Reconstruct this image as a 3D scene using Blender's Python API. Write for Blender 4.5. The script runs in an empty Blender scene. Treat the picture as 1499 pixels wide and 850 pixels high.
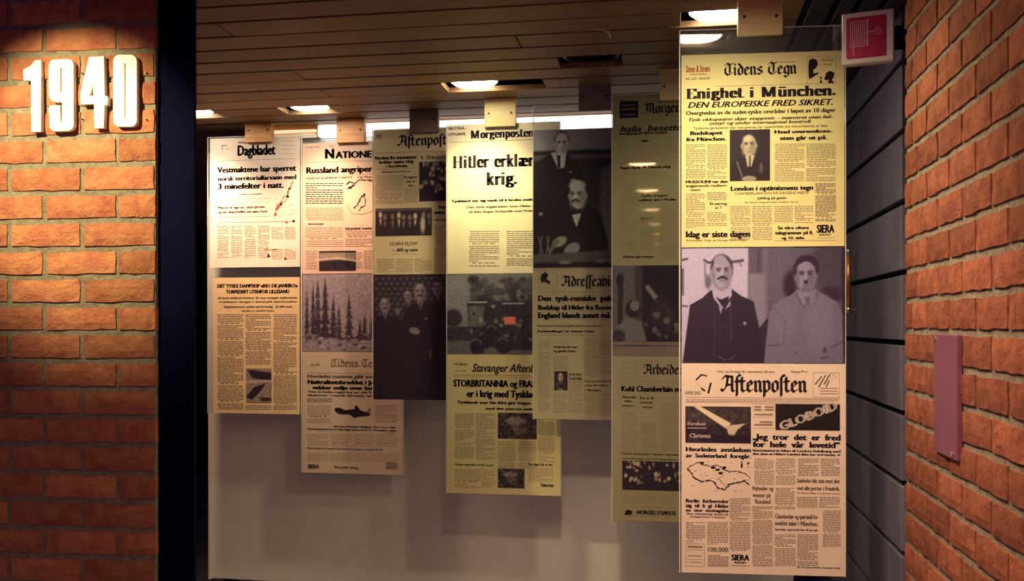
import bpy, bmesh, math, random
import numpy as np
from mathutils import Vector, Matrix

random.seed(7); rng = np.random.default_rng(7)
SC = bpy.context.scene
COL = SC.collection
# ------------------------------------------------------------------ camera
FPX, HOR, CX = 1400.0, 475.0, 749.5        # focal length in pixels, horizon row, centre column (1499x850 frame)
YAW = math.radians(9.67)
EYE = Vector((0, 0, 1.515))
cam_d = bpy.data.cameras.new('camera'); cam = bpy.data.objects.new('camera', cam_d); COL.objects.link(cam)
cam_d.sensor_fit = 'HORIZONTAL'; cam_d.sensor_width = 36.0
cam_d.lens = 36.0 * FPX / 1499.0
cam_d.shift_y = (HOR - 425.0) / 1499.0
cam_d.clip_start = 0.02
cam.location = EYE; cam.rotation_euler = (math.pi/2, 0, YAW)
SC.camera = cam
# ------------------------------------------------------------------ world, exposure
W = bpy.data.worlds.new('world'); SC.world = W; W.use_nodes = True
W.node_tree.nodes['Background'].inputs[0].default_value = (0.32, 0.12, 0.46, 1)  # purple fill light added to tint the shadows, no source in the room
W.node_tree.nodes['Background'].inputs[1].default_value = 0.24
SC.view_settings.view_transform = 'Standard'; SC.view_settings.look = 'None'
SC.view_settings.exposure = 1.0; SC.view_settings.gamma = 1.0; SC.view_settings.use_curve_mapping = False
# lamp powers, one table: (x, y, watts, colour, cone degrees)
LAMPS = {
    'left':   (-2.01, 3.76, 34, (1.0, 0.64, 0.42), 112),
    'second': (-1.49, 3.76, 26, (1.0, 0.58, 0.36), 112),
    'middle': (-0.739, 3.49, 19, (1.0, 0.86, 0.48), 118),
    'right':  (0.128, 2.83, 8, (1.0, 0.86, 0.50), 150),
    'front':  (0.114, 2.29, 17, (1.0, 0.88, 0.50), 150),
}
ROW = [(-0.18, 1.385), (-0.18, 0.33), (-0.18, -0.72), (-0.18, -1.77), (-0.18, -2.82), (-0.18, -3.87)]
ROW_W, ROW_C = [62, 9, 8, 6, 6, 6], (1.0, 0.66, 0.46)
# ------------------------------------------------------------------ helpers
FWD = Vector((-math.sin(YAW), math.cos(YAW), 0)); RGT = Vector((math.cos(YAW), math.sin(YAW), 0))
def ray(px, py): return FWD + RGT*((px-CX)/FPX) + Vector((0, 0, -(py-HOR)/FPX))
class Plane:                                   # a vertical plane with its own turn t; maps picture points onto it
    def __init__(s, px, depth, t):
        s.c = EYE + (FWD + RGT*((px-CX)/FPX))*depth; s.t = t
        s.L = Vector((math.cos(t), math.sin(t), 0)); s.N = Vector((-math.sin(t), math.cos(t), 0))
        s.org = Vector((s.c.x, s.c.y, 0))
    def at(s, px, py):                         # -> (local x, height)
        d = ray(px, py); k = (s.org-EYE).dot(s.N)/d.dot(s.N); p = EYE + d*k
        return (p-s.org).dot(s.L), p.z
    def mpp(s, px): return (s.at(px+.5, HOR)[0]-s.at(px-.5, HOR)[0]), (s.at(px, HOR-.5)[1]-s.at(px, HOR+.5)[1])
def link(o, parent=None):
    COL.objects.link(o)
    if parent is not None: o.parent = parent
    return o
def mesh(name, verts, faces, mats, parent=None, midx=None, smooth=False):
    me = bpy.data.meshes.new(name); me.from_pydata([tuple(v) for v in verts], [], faces)
    for m in (mats if isinstance(mats, (list, tuple)) else [mats]): me.materials.append(m)
    if midx is not None: me.polygons.foreach_set('material_index', midx)
    if smooth: me.polygons.foreach_set('use_smooth', [True]*len(me.polygons))
    me.update(); return link(bpy.data.objects.new(name, me), parent)
def bm_obj(name, bm, mat, parent=None, smooth=False):
    me = bpy.data.meshes.new(name); bmesh.ops.recalc_face_normals(bm, faces=bm.faces); bm.to_mesh(me); bm.free()
    for m in (mat if isinstance(mat, (list, tuple)) else [mat]): me.materials.append(m)
    if smooth: me.polygons.foreach_set('use_smooth', [True]*len(me.polygons))
    return link(bpy.data.objects.new(name, me), parent)
def box_bm(x0, x1, y0, y1, z0, z1, bev=0.0, seg=1):
    bm = bmesh.new(); bmesh.ops.create_cube(bm, size=1)
    bmesh.ops.scale(bm, vec=(x1-x0, y1-y0, z1-z0), verts=bm.verts)
    bmesh.ops.translate(bm, vec=((x0+x1)/2, (y0+y1)/2, (z0+z1)/2), verts=bm.verts)
    if bev > 0: bmesh.ops.bevel(bm, geom=bm.edges[:], offset=bev, segments=seg, affect='EDGES', profile=.5)
    return bm
def box(name, x0, x1, y0, y1, z0, z1, mat, parent=None, bev=0.0): return bm_obj(name, box_bm(x0, x1, y0, y1, z0, z1, bev), mat, parent)
def cyl_bm(bm, c, axis, r, h, n=20, r2=None, caps=True):
    m = Matrix.Translation(c) @ (Vector(axis).to_track_quat('Z', 'Y').to_matrix().to_4x4())
    bmesh.ops.create_cone(bm, cap_ends=caps, segments=n, radius1=r, radius2=r if r2 is None else r2, depth=h, matrix=m); return bm
def ring_bm(cx, cy, z0, z1, ri, ro, n=40):
    bm = bmesh.new(); rows = []
    for i in range(n):
        a = 2*math.pi*i/n; c, s = math.cos(a), math.sin(a)
        rows.append([bm.verts.new((cx+r*c, cy+r*s, z)) for r, z in ((ri, z0), (ro, z0), (ro, z1), (ri, z1))])
    for i in range(n):
        a, b = rows[i], rows[(i+1) % n]
        for k in range(4): bm.faces.new((a[k], a[(k+1) % 4], b[(k+1) % 4], b[k]))
    return bm
def tube(name, pts, r, mat, parent=None, n=8):
    bm = bmesh.new(); prev = None
    for i, p in enumerate(pts):
        p = Vector(p); t = (Vector(pts[min(i+1, len(pts)-1)])-Vector(pts[max(i-1, 0)])).normalized()
        u = t.cross(Vector((0, .3, 1))).normalized(); v = t.cross(u)
        rr = [bm.verts.new(p+u*r*math.cos(2*math.pi*k/n)+v*r*math.sin(2*math.pi*k/n)) for k in range(n)]
        if prev:
            for k in range(n): bm.faces.new((prev[k], prev[(k+1) % n], rr[(k+1) % n], rr[k]))
        else: bm.faces.new(rr)
        prev = rr
    bm.faces.new(prev); return bm_obj(name, bm, mat, parent, True)
def thing(name, label, cat, loc=(0, 0, 0), t=0.0, group=None):
    o = bpy.data.objects.new(name, None); COL.objects.link(o); o.empty_display_size = .1
    o.location = loc; o.rotation_euler = (0, 0, t); o['label'] = label; o['category'] = cat
    if group: o['group'] = group
    return o
def struct(o, label=None):
    o['kind'] = 'structure'
    if label: o['label'] = label
    return o
# ------------------------------------------------------------------ materials
def mat(name, color, rough=.6, metal=0.0, spec=.5, noise=0.0, nscale=20, bump=0.0, bscale=80, coat=0.0, stretch=(1, 1, 1), vary=0.0, color2=None, emit=None, estr=0, coat_rough=.03):
    m = bpy.data.materials.new(name); m.use_nodes = True; nt = m.node_tree; N = nt.nodes; B = N['Principled BSDF']
    B.inputs['Base Color'].default_value = (*color, 1); B.inputs['Roughness'].default_value = rough
    B.inputs['Metallic'].default_value = metal; B.inputs['Specular IOR Level'].default_value = spec
    B.inputs['Coat Weight'].default_value = coat; B.inputs['Coat Roughness'].default_value = coat_rough
    if emit: B.inputs['Emission Color'].default_value = (*emit, 1); B.inputs['Emission Strength'].default_value = estr
    tc = N.new('ShaderNodeTexCoord'); mp = N.new('ShaderNodeMapping'); mp.inputs['Scale'].default_value = stretch
    nt.links.new(tc.outputs['Object'], mp.inputs[0]); out = None
    if vary:
        oi = N.new('ShaderNodeObjectInfo'); vm = N.new('ShaderNodeVectorMath'); vm.operation = 'SCALE'
        cmb = N.new('ShaderNodeCombineXYZ')
        for k in range(3): nt.links.new(oi.outputs['Random'], cmb.inputs[k])
        vm.inputs['Scale'].default_value = 37.0; nt.links.new(cmb.outputs[0], vm.inputs[0]); nt.links.new(vm.outputs[0], mp.inputs[1])
    if noise or color2:
        nz = N.new('ShaderNodeTexNoise'); nz.inputs['Scale'].default_value = nscale; nz.inputs['Detail'].default_value = 6; nz.inputs['Roughness'].default_value = .65
        nt.links.new(mp.outputs[0], nz.inputs['Vector'])
        mx = N.new('ShaderNodeMix'); mx.data_type = 'RGBA'
        c2 = color2 or tuple(max(0, c*(1-noise)) for c in color)
        mx.inputs[6].default_value = (*color, 1); mx.inputs[7].default_value = (*c2, 1)
        rp = N.new('ShaderNodeMapRange'); rp.inputs[1].default_value = .38; rp.inputs[2].default_value = .66
        nt.links.new(nz.outputs[0], rp.inputs[0]); nt.links.new(rp.outputs[0], mx.inputs[0]); out = mx.outputs[2]
    if vary:
        hs = N.new('ShaderNodeHueSaturation'); mr = N.new('ShaderNodeMapRange'); mr.inputs[3].default_value = 1-vary; mr.inputs[4].default_value = 1+vary
        nt.links.new(oi.outputs['Random'], mr.inputs[0]); nt.links.new(mr.outputs[0], hs.inputs['Value'])
        if out: nt.links.new(out, hs.inputs['Color'])
        else: hs.inputs['Color'].default_value = (*color, 1)
        out = hs.outputs[0]
    if out: nt.links.new(out, B.inputs['Base Color'])
    if bump:
        n2 = N.new('ShaderNodeTexNoise'); n2.inputs['Scale'].default_value = bscale; n2.inputs['Detail'].default_value = 8; n2.inputs['Roughness'].default_value = .7
        nt.links.new(mp.outputs[0], n2.inputs['Vector'])
        bp = N.new('ShaderNodeBump'); bp.inputs['Strength'].default_value = min(1, bump); bp.inputs['Distance'].default_value = .01
        nt.links.new(n2.outputs[0], bp.inputs['Height']); nt.links.new(bp.outputs[0], B.inputs['Normal'])
    return m
def emissive(name, color, strength):
    m = bpy.data.materials.new(name); m.use_nodes = True; nt = m.node_tree; nt.nodes.remove(nt.nodes['Principled BSDF'])
    e = nt.nodes.new('ShaderNodeEmission'); e.inputs[0].default_value = (*color, 1); e.inputs[1].default_value = strength
    nt.links.new(e.outputs[0], nt.nodes['Material Output'].inputs[0]); return m
def clear_sheet(name):
    m = bpy.data.materials.new(name); m.use_nodes = True; nt = m.node_tree; N = nt.nodes; N.remove(N['Principled BSDF'])
    tr = N.new('ShaderNodeBsdfTransparent'); tr.inputs[0].default_value = (.90, .92, .92, 1)
    gl = N.new('ShaderNodeBsdfGlossy'); gl.inputs['Roughness'].default_value = .02; gl.inputs[0].default_value = (1, 1, 1, 1)
    df = N.new('ShaderNodeBsdfDiffuse'); df.inputs[0].default_value = (.5, .52, .55, 1)
    fr = N.new('ShaderNodeFresnel'); fr.inputs[0].default_value = 1.49
    m1 = N.new('ShaderNodeMixShader'); m2 = N.new('ShaderNodeMixShader'); m2.inputs[0].default_value = .05
    nt.links.new(fr.outputs[0], m1.inputs[0]); nt.links.new(tr.outputs[0], m1.inputs[1]); nt.links.new(gl.outputs[0], m1.inputs[2])
    nt.links.new(m1.outputs[0], m2.inputs[1]); nt.links.new(df.outputs[0], m2.inputs[2]); nt.links.new(m2.outputs[0], N['Material Output'].inputs[0]); return m
def photo_mat():
    m = bpy.data.materials.new('photographic_print'); m.use_nodes = True; nt = m.node_tree; N = nt.nodes; B = N['Principled BSDF']
    at = N.new('ShaderNodeAttribute'); at.attribute_name = 'tone'; nt.links.new(at.outputs['Color'], B.inputs['Base Color'])
    B.inputs['Roughness'].default_value = .55; B.inputs['Specular IOR Level'].default_value = .3
    B.inputs['Coat Weight'].default_value = .10; B.inputs['Coat Roughness'].default_value = .05; return m
def linen_mat():
    m = mat('woven_board_cloth', (.88, .86, .78), .8, noise=.10, nscale=3, bump=0)
    nt = m.node_tree; N = nt.nodes; B = N['Principled BSDF']; tc = N.new('ShaderNodeTexCoord')
    hs = []
    for ax in ('X', 'Z'):
        w = N.new('ShaderNodeTexWave'); w.wave_type = 'BANDS'; w.bands_direction = ax; w.inputs['Scale'].default_value = 45; w.inputs['Distortion'].default_value = 1.5; w.inputs['Detail'].default_value = 3
        nt.links.new(tc.outputs['Object'], w.inputs['Vector']); hs.append(w)
    ad = N.new('ShaderNodeMath'); ad.operation = 'ADD'; nt.links.new(hs[0].outputs['Fac'], ad.inputs[0]); nt.links.new(hs[1].outputs['Fac'], ad.inputs[1])
    bp = N.new('ShaderNodeBump'); bp.inputs['Strength'].default_value = .35; bp.inputs['Distance'].default_value = .002
    nt.links.new(ad.outputs[0], bp.inputs['Height']); nt.links.new(bp.outputs[0], B.inputs['Normal']); return m
M = {}
M['brick'] = mat('rough_red_brick', (.63, .26, .135), .9, spec=.2, color2=(.48, .145, .09), nscale=22, bump=.9, bscale=70, vary=.22)
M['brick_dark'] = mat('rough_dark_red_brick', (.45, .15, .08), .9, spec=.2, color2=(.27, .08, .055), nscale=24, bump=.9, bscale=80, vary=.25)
M['mortar'] = mat('grey_mortar', (.42, .36, .27), .95, spec=.1, noise=.4, nscale=60, bump=.8, bscale=150)
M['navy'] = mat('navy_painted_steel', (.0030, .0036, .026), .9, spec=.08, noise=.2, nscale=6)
M['black'] = mat('black_backing', (.006, .004, .008), .9, spec=.1)
M['block'] = mat('grey_concrete_block', (.15, .135, .18), .8, spec=.25, color2=(.10, .088, .13), nscale=4, bump=.25, bscale=60, vary=.15, stretch=(1, 1, .5))
M['plank'] = mat('varnished_pine', (.25, .145, .07), .65, spec=.25, color2=(.20, .11, .055), nscale=5, stretch=(.6, 14, 14), bump=.12, bscale=8, vary=.16)
M['slat'] = mat('dark_grey_slat', (.05, .047, .055), .6, spec=.3, noise=.2, nscale=8)
M['floor'] = mat('grey_floor', (.16, .15, .16), .45, noise=.3, nscale=2)
M['linen'] = linen_mat()
M['board_edge'] = mat('cream_board_edge', (.80, .70, .58), .6)
M['white'] = mat('white_enamel', (.88, .86, .80), .4, spec=.4)
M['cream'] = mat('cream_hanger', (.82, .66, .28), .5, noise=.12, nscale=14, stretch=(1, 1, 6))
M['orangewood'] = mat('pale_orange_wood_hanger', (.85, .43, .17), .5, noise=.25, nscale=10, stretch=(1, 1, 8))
M['darkhanger'] = mat('shaded_brown_hanger', (.22, .17, .13), .6, noise=.15, nscale=10)  # shade of the unlit hangers is put into this colour; margin strips share it
M['screw'] = mat('dark_screw', (.06, .05, .04), .4, metal=.6)
M['ink'] = mat('black_ink', (.018, .010, .016), .7, spec=.2)
M['greyink'] = mat('grey_ink', (.27, .21, .16), .7, spec=.2)
M['redink'] = mat('red_ink', (.62, .12, .03), .7, spec=.2)
M['sheet'] = clear_sheet('clear_acrylic')
M['sheet_edge'] = mat('polished_acrylic_edge', (.80, .74, .70), .3, spec=.6)  # pale colour stands in for light caught along the sheet edges
M['photo'] = photo_mat()
M['red'] = mat('fire_sign_red', (.50, .012, .07), .4)
M['signwhite'] = mat('cream_sign_face', (.82, .70, .62), .45)
M['pink'] = mat('pale_pink_line', (.72, .36, .42), .5)
M['mauve'] = mat('mauve_painted_plate', (.20, .06, .11), .5, noise=.1, nscale=8)
M['copper'] = mat('brushed_copper', (.85, .36, .16), .35, metal=.85)
M['steel'] = mat('bright_steel', (.7, .68, .62), .3, metal=1)
M['whitecable'] = mat('white_cable', (.85, .75, .6), .5)
M['canblack'] = mat('black_lamp_can', (.02, .017, .02), .6)
M['glow'] = emissive('lit_lamp_glass', (1, .86, .66), 14)
M['glow_row'] = emissive('lit_lamp_glass_warm', (1, .62, .30), 40)
M['tubeglow'] = emissive('lit_fluorescent_diffuser', (1, .90, .84), 1.6)
M['raildim'] = emissive('glowing_cream_rail', (1, .74, .42), .55)  # tray rails are made to glow so they look lit
M['tubedim'] = mat('cream_tray_metal', (.8, .68, .45), .4, spec=.5)
# ------------------------------------------------------------------ setting
CEIL = 2.40
def brick_meshes(name, L, Hh, D, m, n=7, axis='x'):
    res = []
    for k in range(n):
        bm = bmesh.new(); nx, nz = 5, 3; r = random.Random(k*13+len(name)); front = {}; back = {}
        for i in range(nx+1):
            for j in range(nz+1):
                x = -L/2+L*i/nx; z = -Hh/2+Hh*j/nz
                ex = i in (0, nx); ez = j in (0, nz)
                dx = r.uniform(-.0018, .0018) if not ex else math.copysign(r.uniform(0, .003), -x)
                dz = r.uniform(-.0012, .0012) if not ez else math.copysign(r.uniform(0, .004), -z)
                y = -D+r.uniform(0, .0022)+(.003 if ex or ez else 0)
                p = (x+dx, y, z+dz); q = (x+dx*.6, 0, z+dz*.6)
                front[i, j] = bm.verts.new(p if axis == 'x' else (p[1], -p[0], p[2]))
                if ex or ez: back[i, j] = bm.verts.new(q if axis == 'x' else (q[1], -q[0], q[2]))
        for i in range(nx):
            for j in range(nz): bm.faces.new((front[i, j], front[i+1, j], front[i+1, j+1], front[i, j+1]))
            bm.faces.new((back[i, 0], back[i+1, 0], front[i+1, 0], front[i, 0])); bm.faces.new((front[i, nz], front[i+1, nz], back[i+1, nz], back[i, nz]))
        for j in range(nz):
            bm.faces.new((front[0, j], front[0, j+1], back[0, j+1], back[0, j])); bm.faces.new((back[nx, j], back[nx, j+1], front[nx, j+1], front[nx, j]))
        bmesh.ops.recalc_face_normals(bm, faces=bm.faces)
        me = bpy.data.meshes.new(name); bm.to_mesh(me); bm.free(); me.materials.append(m); res.append(me)
    return res
def put(name, me, parent, loc, sx=1.0, axis=0):
    o = bpy.data.objects.new(name, me); link(o, parent); o.location = loc; s = [1, 1, 1]; s[axis] = sx; o.scale = s; return o

# floor
fl = struct(box('floor', -7, 5, -5, 9, -.1, 0, M['floor']))
# far back wall and side walls of the dark gallery behind the board
struct(box('wall_back', -7, 5, 9, 9.1, 0, 2.9, M['black']))

# ceiling: dark backing slab with planks as its pieces
PX = []   # cut-outs: (row, x0, x1)
ceil = struct(box('ceiling', -7, 5, -5, 9, 2.50, 2.6, M['black']))
P0, PP = 2.496, .133
CUT = {}
def rowof(y): return int(math.floor((y-P0)/PP))
def cut(x0, x1, y): CUT.setdefault(rowof(y), []).append((x0, x1))
cut(-2.14, -1.895, 3.76); cut(-1.60, -1.39, 3.76); cut(-.845, -.475, 3.49); cut(-.385, -.175, 3.22); cut(.02, .24, 2.83); cut(.02, .21, 2.29)
for x, y in ROW: cut(x-.1, x+.1, y)
rows = range(rowof(-4.6), rowof(4.02)+1)
pr = random.Random(3)
JOINT = {rowof(2.70): None}
def end_x(px, py):   # board end seen at this pixel
    d = ray(px, py); k = (CEIL-EYE.z)/d.z; return (EYE+d*k)
fixed = {}
for px, py in ((332, 46), (438, 110), (477, 136), (760, 62), (527, 168)):
    p = end_x(px, py); fixed.setdefault(rowof(p.y), []).append(p.x)
for r in rows:
    y0 = P0+r*PP; y1 = y0+PP
    xs = [-4.2]
    if r in fixed: xs += sorted(fixed[r])
    else:
        x = -4.2+pr.uniform(.8, 2.6)
        while x < .2:
            if not (-2.2 < x < .3 and r >= -1): xs.append(x)
            x += pr.uniform(2.2, 3.2)
    xs.append(.355)
    segs = []
    for a, b in zip(xs[:-1], xs[1:]):
        cur = a
        for c0, c1 in sorted(CUT.get(r, [])):
            if c1 <= cur or c0 >= b: continue
            if c0 > cur+.01: segs.append((cur, c0, 0))
            cur = max(cur, c1)
        if cur < b-.01: segs.append((cur, b, 1))
    for a, b, e in segs:
        o = bm_obj('plank', box_bm(-(b-a)/2+.001, (b-a)/2-.003, 0, PP-pr.choice((.014, .014, .006)), 0, .02, .0015), M['plank'], ceil)
        o.location = ((a+b)/2, y0, CEIL+pr.uniform(-.0006, .0006))
# dark slats along the block wall
for k, (x0, x1) in enumerate(((.372, .432), (.450, .492), (.510, .560), (.578, .626))):
    o = bm_obj('slat', box_bm(0, x1-x0, 0, 5.6, 0, .03, .002), M['slat'], ceil); o.location = (x0, -1.2, CEIL)
bm = box_bm(-4.2, .63, 4.10, 9, CEIL+.02, CEIL+.06); o = bm_obj('soffit_panel', bm, M['plank'], ceil)

# left wall: a brick pier
LP = Plane(114, 2.5, YAW-math.radians(6.4))
xe, _ = LP.at(227.5, 300); C, BL = .0732, .2036
wl = bpy.data.objects.new('wall_left', None)
wall = box_bm(xe-1.9, xe-.004, .008, .20, 0, 2.80); wl = struct(bm_obj('wall_left', wall, M['mortar'])); wl.location = LP.org; wl.rotation_euler = (0, 0, LP.t)
BM_ = brick_meshes('brick', BL-.0105, C-.0125, .024, M['brick'])
_, zt = LP.at(114, 36)                                  # a bed joint
row0 = math.ceil(zt/C)
hid = LP.at(220, 36)
n = 0
for r in range(-row0, 7):
    zc = zt+(r+.5)*C
    if zc-C/2 < 0 or zc > 2.8: continue
    # courses alternate: end brick full (odd) or half (even)
    full = (r % 2 == 0)
    x = xe
    k = 0
    while x > xe-1.85:
        L = BL if (full or k > 0) else BL*.515
        hh = put('brick', BM_[(n*5+k) % 7], wl, (x-L/2, .024, zc), L/BL if L < BL else 1.0); x -= L; k += 1; n += 1
        hh.rotation_euler = (0, random.uniform(-.006, .006), random.uniform(-.006, .006))
# dark navy steel post behind the pier's corner
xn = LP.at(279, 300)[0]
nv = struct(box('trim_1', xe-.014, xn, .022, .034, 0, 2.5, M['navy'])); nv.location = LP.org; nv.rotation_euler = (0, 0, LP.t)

# right wall: brick
RX, RY0 = .553, 2.48
wr = struct(box('wall_right', RX+.008, RX+.30, .2, RY0-.004, 0, 2.8, M['mortar']))
BR_ = brick_meshes('brick', .178-.0085, C-.0115, .024, M['brick_dark'], axis='y')
zj = 1.8657
PL_Y = (2.005, 2.19); PL_Z = (1.245, 1.500)
n = 0
for r in range(-26, 12):
    zc = zj+(r+.5)*C
    if zc-C/2 < 0 or zc > 2.8: continue
    y = RY0; k = 0
    while y > .25:
        L = .178
        if k == 0: L = .070 if r % 2 else .118
        if k == 1 and r % 2: L = .136
        put('brick', BR_[(n*3+k) % 7], wr, (RX+.024, y-L/2, zc), L/.178*(1.0 if L > .15 else .98), 1); y -= L; k += 1; n += 1
# mauve blanking plate on the right wall
pl = thing('cover_plate', 'mauve rectangular cover plate screwed flat onto the right brick wall', 'plate', (RX, 2.09, PL_Z[0]))
bm_obj('plate', box_bm(-.006, .006, -.085, .085, 0, .250, .002), M['mauve'], pl)
for yy, zz in ((.07, .240), (-.06, .012)):
    b = bmesh.new(); cyl_bm(b, (-.0075, yy, zz), (1, 0, 0), .005, .003, 12); bm_obj('screw', b, M['steel'], pl)

# grey block wall, deeper
BX, BH, BW = .633, .20, .60
wb = struct(box('wall_far_right', BX+.02, BX+.2, 2.62, 8.9, 0, 2.9, M['black']))
zb = 2.063
for r in range(-10, 4):
    z0 = zb+r*BH
    for k in range(9):
        y0 = 2.862+k*BW
        o = bm_obj('block', box_bm(0, .03, 0, BW-.005, 0, BH-.016, .002), M['block'], wb)
        o.location = (BX+random.uniform(0, .0015), y0, z0+.008)

# pale woven display board standing behind the panels
BY = 4.07
bd = thing('backdrop_board', 'tall pale woven backdrop board standing behind the row of newspaper panels', 'board', (-.808, BY, .0))
x0, x1 = -2.096+.808, .481+.808
bm_obj('cloth_face', box_bm(x0+.012, x1, 0, .03, .36, 2.345, .001), M['linen'], bd)
bm_obj('edge_strip', box_bm(x0-.002, x0+.012, -.004, .034, .355, 2.30, .001), M['board_edge'], bd)
for xx in (x0+.1, 0, x1-.1): bm_obj('foot', box_bm(xx-.03, xx+.03, .0, .03, 0, .36), M['black'], bd)

# fluorescent strip over the board
ft = thing('strip_light', 'long glowing white strip light along the ceiling above the board', 'light', (-.66, 4.02, 2.345))
bm_obj('diffuser', box_bm(-.893, .90, 0, .04, 0, .05, .002), M['tubeglow'], ft)
bm_obj('tray', box_bm(-.88, .92, -.0, .045, .051, .056, .001), M['tubedim'], ft)
for s in (-1, 1): bm_obj('end_cap', box_bm(-.90 if s < 0 else .901, -.894 if s < 0 else .93, -.001, .042, 0, .05, .002), M['tubedim'], ft)
tl = thing('ceiling_tray', 'pale cream metal tray with two glowing ridges continuing left of the strip light', 'tray', (-1.87, 4.02, 2.345))
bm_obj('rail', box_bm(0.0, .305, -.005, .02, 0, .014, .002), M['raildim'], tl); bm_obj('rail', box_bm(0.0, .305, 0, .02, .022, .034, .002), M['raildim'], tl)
bm_obj('web', box_bm(0, .305, .012, .03, .0, .055), M['orangewood'], tl)

# ------------------------------------------------------------------ downlights
def downlight(x, y, label, lit, watts=0, color=(1, 1, 1), cone=150, glow=None, r=.083, aim=None):
    yc = P0+(rowof(y)+.5)*PP
    t = thing('downlight', label, 'light', (x, yc, CEIL), 0, 'recessed ceiling downlights')
    b = bmesh.new(); cyl_bm(b, (0, 0, .058), (0, 0, 1), r+.006, .07, 40, caps=False); bm_obj('can', b, M['canblack'], t, True)
    bm_obj('trim_ring', ring_bm(0, 0, .021, .027, r-.004, r+.006), M['steel'] if not lit else M['white'], t)
    b = bmesh.new(); cyl_bm(b, (0, 0, .016 if lit else .075), (0, 0, 1), r-.006, .006, 40); bm_obj('bulb_glass', b, (glow or M['glow']) if lit else M['canblack'], t)
    if lit:
        ld = bpy.data.lights.new('downlight_lamp', 'SPOT'); ld.energy = watts; ld.color = color; ld.spot_size = math.radians(cone); ld.spot_blend = .9; ld.shadow_soft_size = .05
        lo = bpy.data.objects.new('downlight_lamp', ld); link(lo, t); lo.location = (0, 0, -.004)
        if aim: lo.rotation_euler = (Vector(aim)-Vector((x, yc, CEIL))).to_track_quat('-Z', 'Y').to_euler()
    return t
LL = {'left': 'lit round downlight at the far left, partly hidden by the navy post', 'second': 'lit round downlight in the pine ceiling above the second panel from left',
      'middle': 'lit round downlight in a long slot above the panel with huge black headline', 'right': 'lit round downlight left of the cream hanger of the nearest panel',
      'front': 'lit downlight above the front of the nearest panel'}
for k, (x, y, w, c, cone) in LAMPS.items(): downlight(x, y, LL[k], True, w, c, cone)
downlight(-.279, 3.22, 'dark unlit round downlight in the middle of the pine ceiling', False, r=.09)
for i, (x, y) in enumerate(ROW): downlight(x, y, 'lit downlight mirrored as the '+('uppermost', 'second', 'third', 'fourth', 'fifth', 'lowest')[i]+' streak on the dark olive panel', True, ROW_W[i], ROW_C, 75 if i == 0 else 150, M['glow_row'], aim=(.25, 2.45, 1.0) if i == 0 else None)
# wall spot on the numerals, above the pier
px, pz = LP.at(45, 150)
sp = LP.org+LP.L*px-LP.N*.75
sl = thing('wall_spotlight', 'ceiling spotlight aimed at the white year numerals', 'light', (sp.x, sp.y, CEIL))
b = bmesh.new(); cyl_bm(b, (0, 0, -.01), (0, 0, 1), .03, .02, 20); bm_obj('base', b, M['canblack'], sl)
ld = bpy.data.lights.new('wall_spot_lamp', 'SPOT'); ld.energy = 40; ld.color = (1, .84, .42); ld.spot_size = math.radians(52); ld.spot_blend = .75; ld.shadow_soft_size = .012
lo = link(bpy.data.objects.new('wall_spot_lamp', ld)); lo.location = (sp.x, sp.y, CEIL-.05)
lo.parent = sl; lo.location = (0, 0, -.05)
tgt = LP.org+LP.L*LP.at(112, 150)[0]+Vector((0, 0, 1.93))
dv = tgt-Vector((sp.x, sp.y, CEIL-.05)); lo.rotation_euler = dv.to_track_quat('-Z', 'Y').to_euler()
# ------------------------------------------------------------------ lettering
_cache = {}
def sans(text, bold=0.0, shear=0.0):
    key = (text, bold, shear)
    if key in _cache: return _cache[key]
    cu = bpy.data.curves.new('t', 'FONT'); cu.body = text; cu.size = 1; cu.shear = shear; cu.resolution_u = 2
    o = bpy.data.objects.new('t', cu); COL.objects.link(o); bpy.context.view_layer.update()
    me = bpy.data.meshes.new_from_object(o.evaluated_get(bpy.context.evaluated_depsgraph_get()))
    v = [(p.co.x, p.co.y) for p in me.vertices]; f = [tuple(p.vertices) for p in me.polygons]
    bpy.data.objects.remove(o); bpy.data.curves.remove(cu); bpy.data.meshes.remove(me)
    if bold:                                    # heavier weight: the letter struck several times a little apart
        n = len(v); V = []; F_ = []
        for i, (dx, dy) in enumerate(((-bold, 0), (-bold*.5, 0), (0, 0), (bold*.5, 0), (bold, 0), (0, bold*.4), (0, -bold*.4))):
            V += [(a+dx, b+dy) for a, b in v]; F_ += [tuple(q+i*n for q in t) for t in f]
        v, f = V, F_
    _cache[key] = (v, f, .70); return _cache[key]
def hull(pts):
    pts = sorted(set((round(x, 5), round(y, 5)) for x, y in pts))
    def half(ps):
        h = []
        for p in ps:
            while len(h) > 1 and (h[-1][0]-h[-2][0])*(p[1]-h[-2][1])-(h[-1][1]-h[-2][1])*(p[0]-h[-2][0]) <= 1e-9: h.pop()
            h.append(p)
        return h[:-1]
    return half(pts)+half(pts[::-1])
def arc(cx, cy, rx, ry, a0, a1, n=9):
    return [(cx+rx*math.cos(math.radians(a0+(a1-a0)*i/n)), cy+ry*math.sin(math.radians(a0+(a1-a0)*i/n))) for i in range(n+1)]
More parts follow.
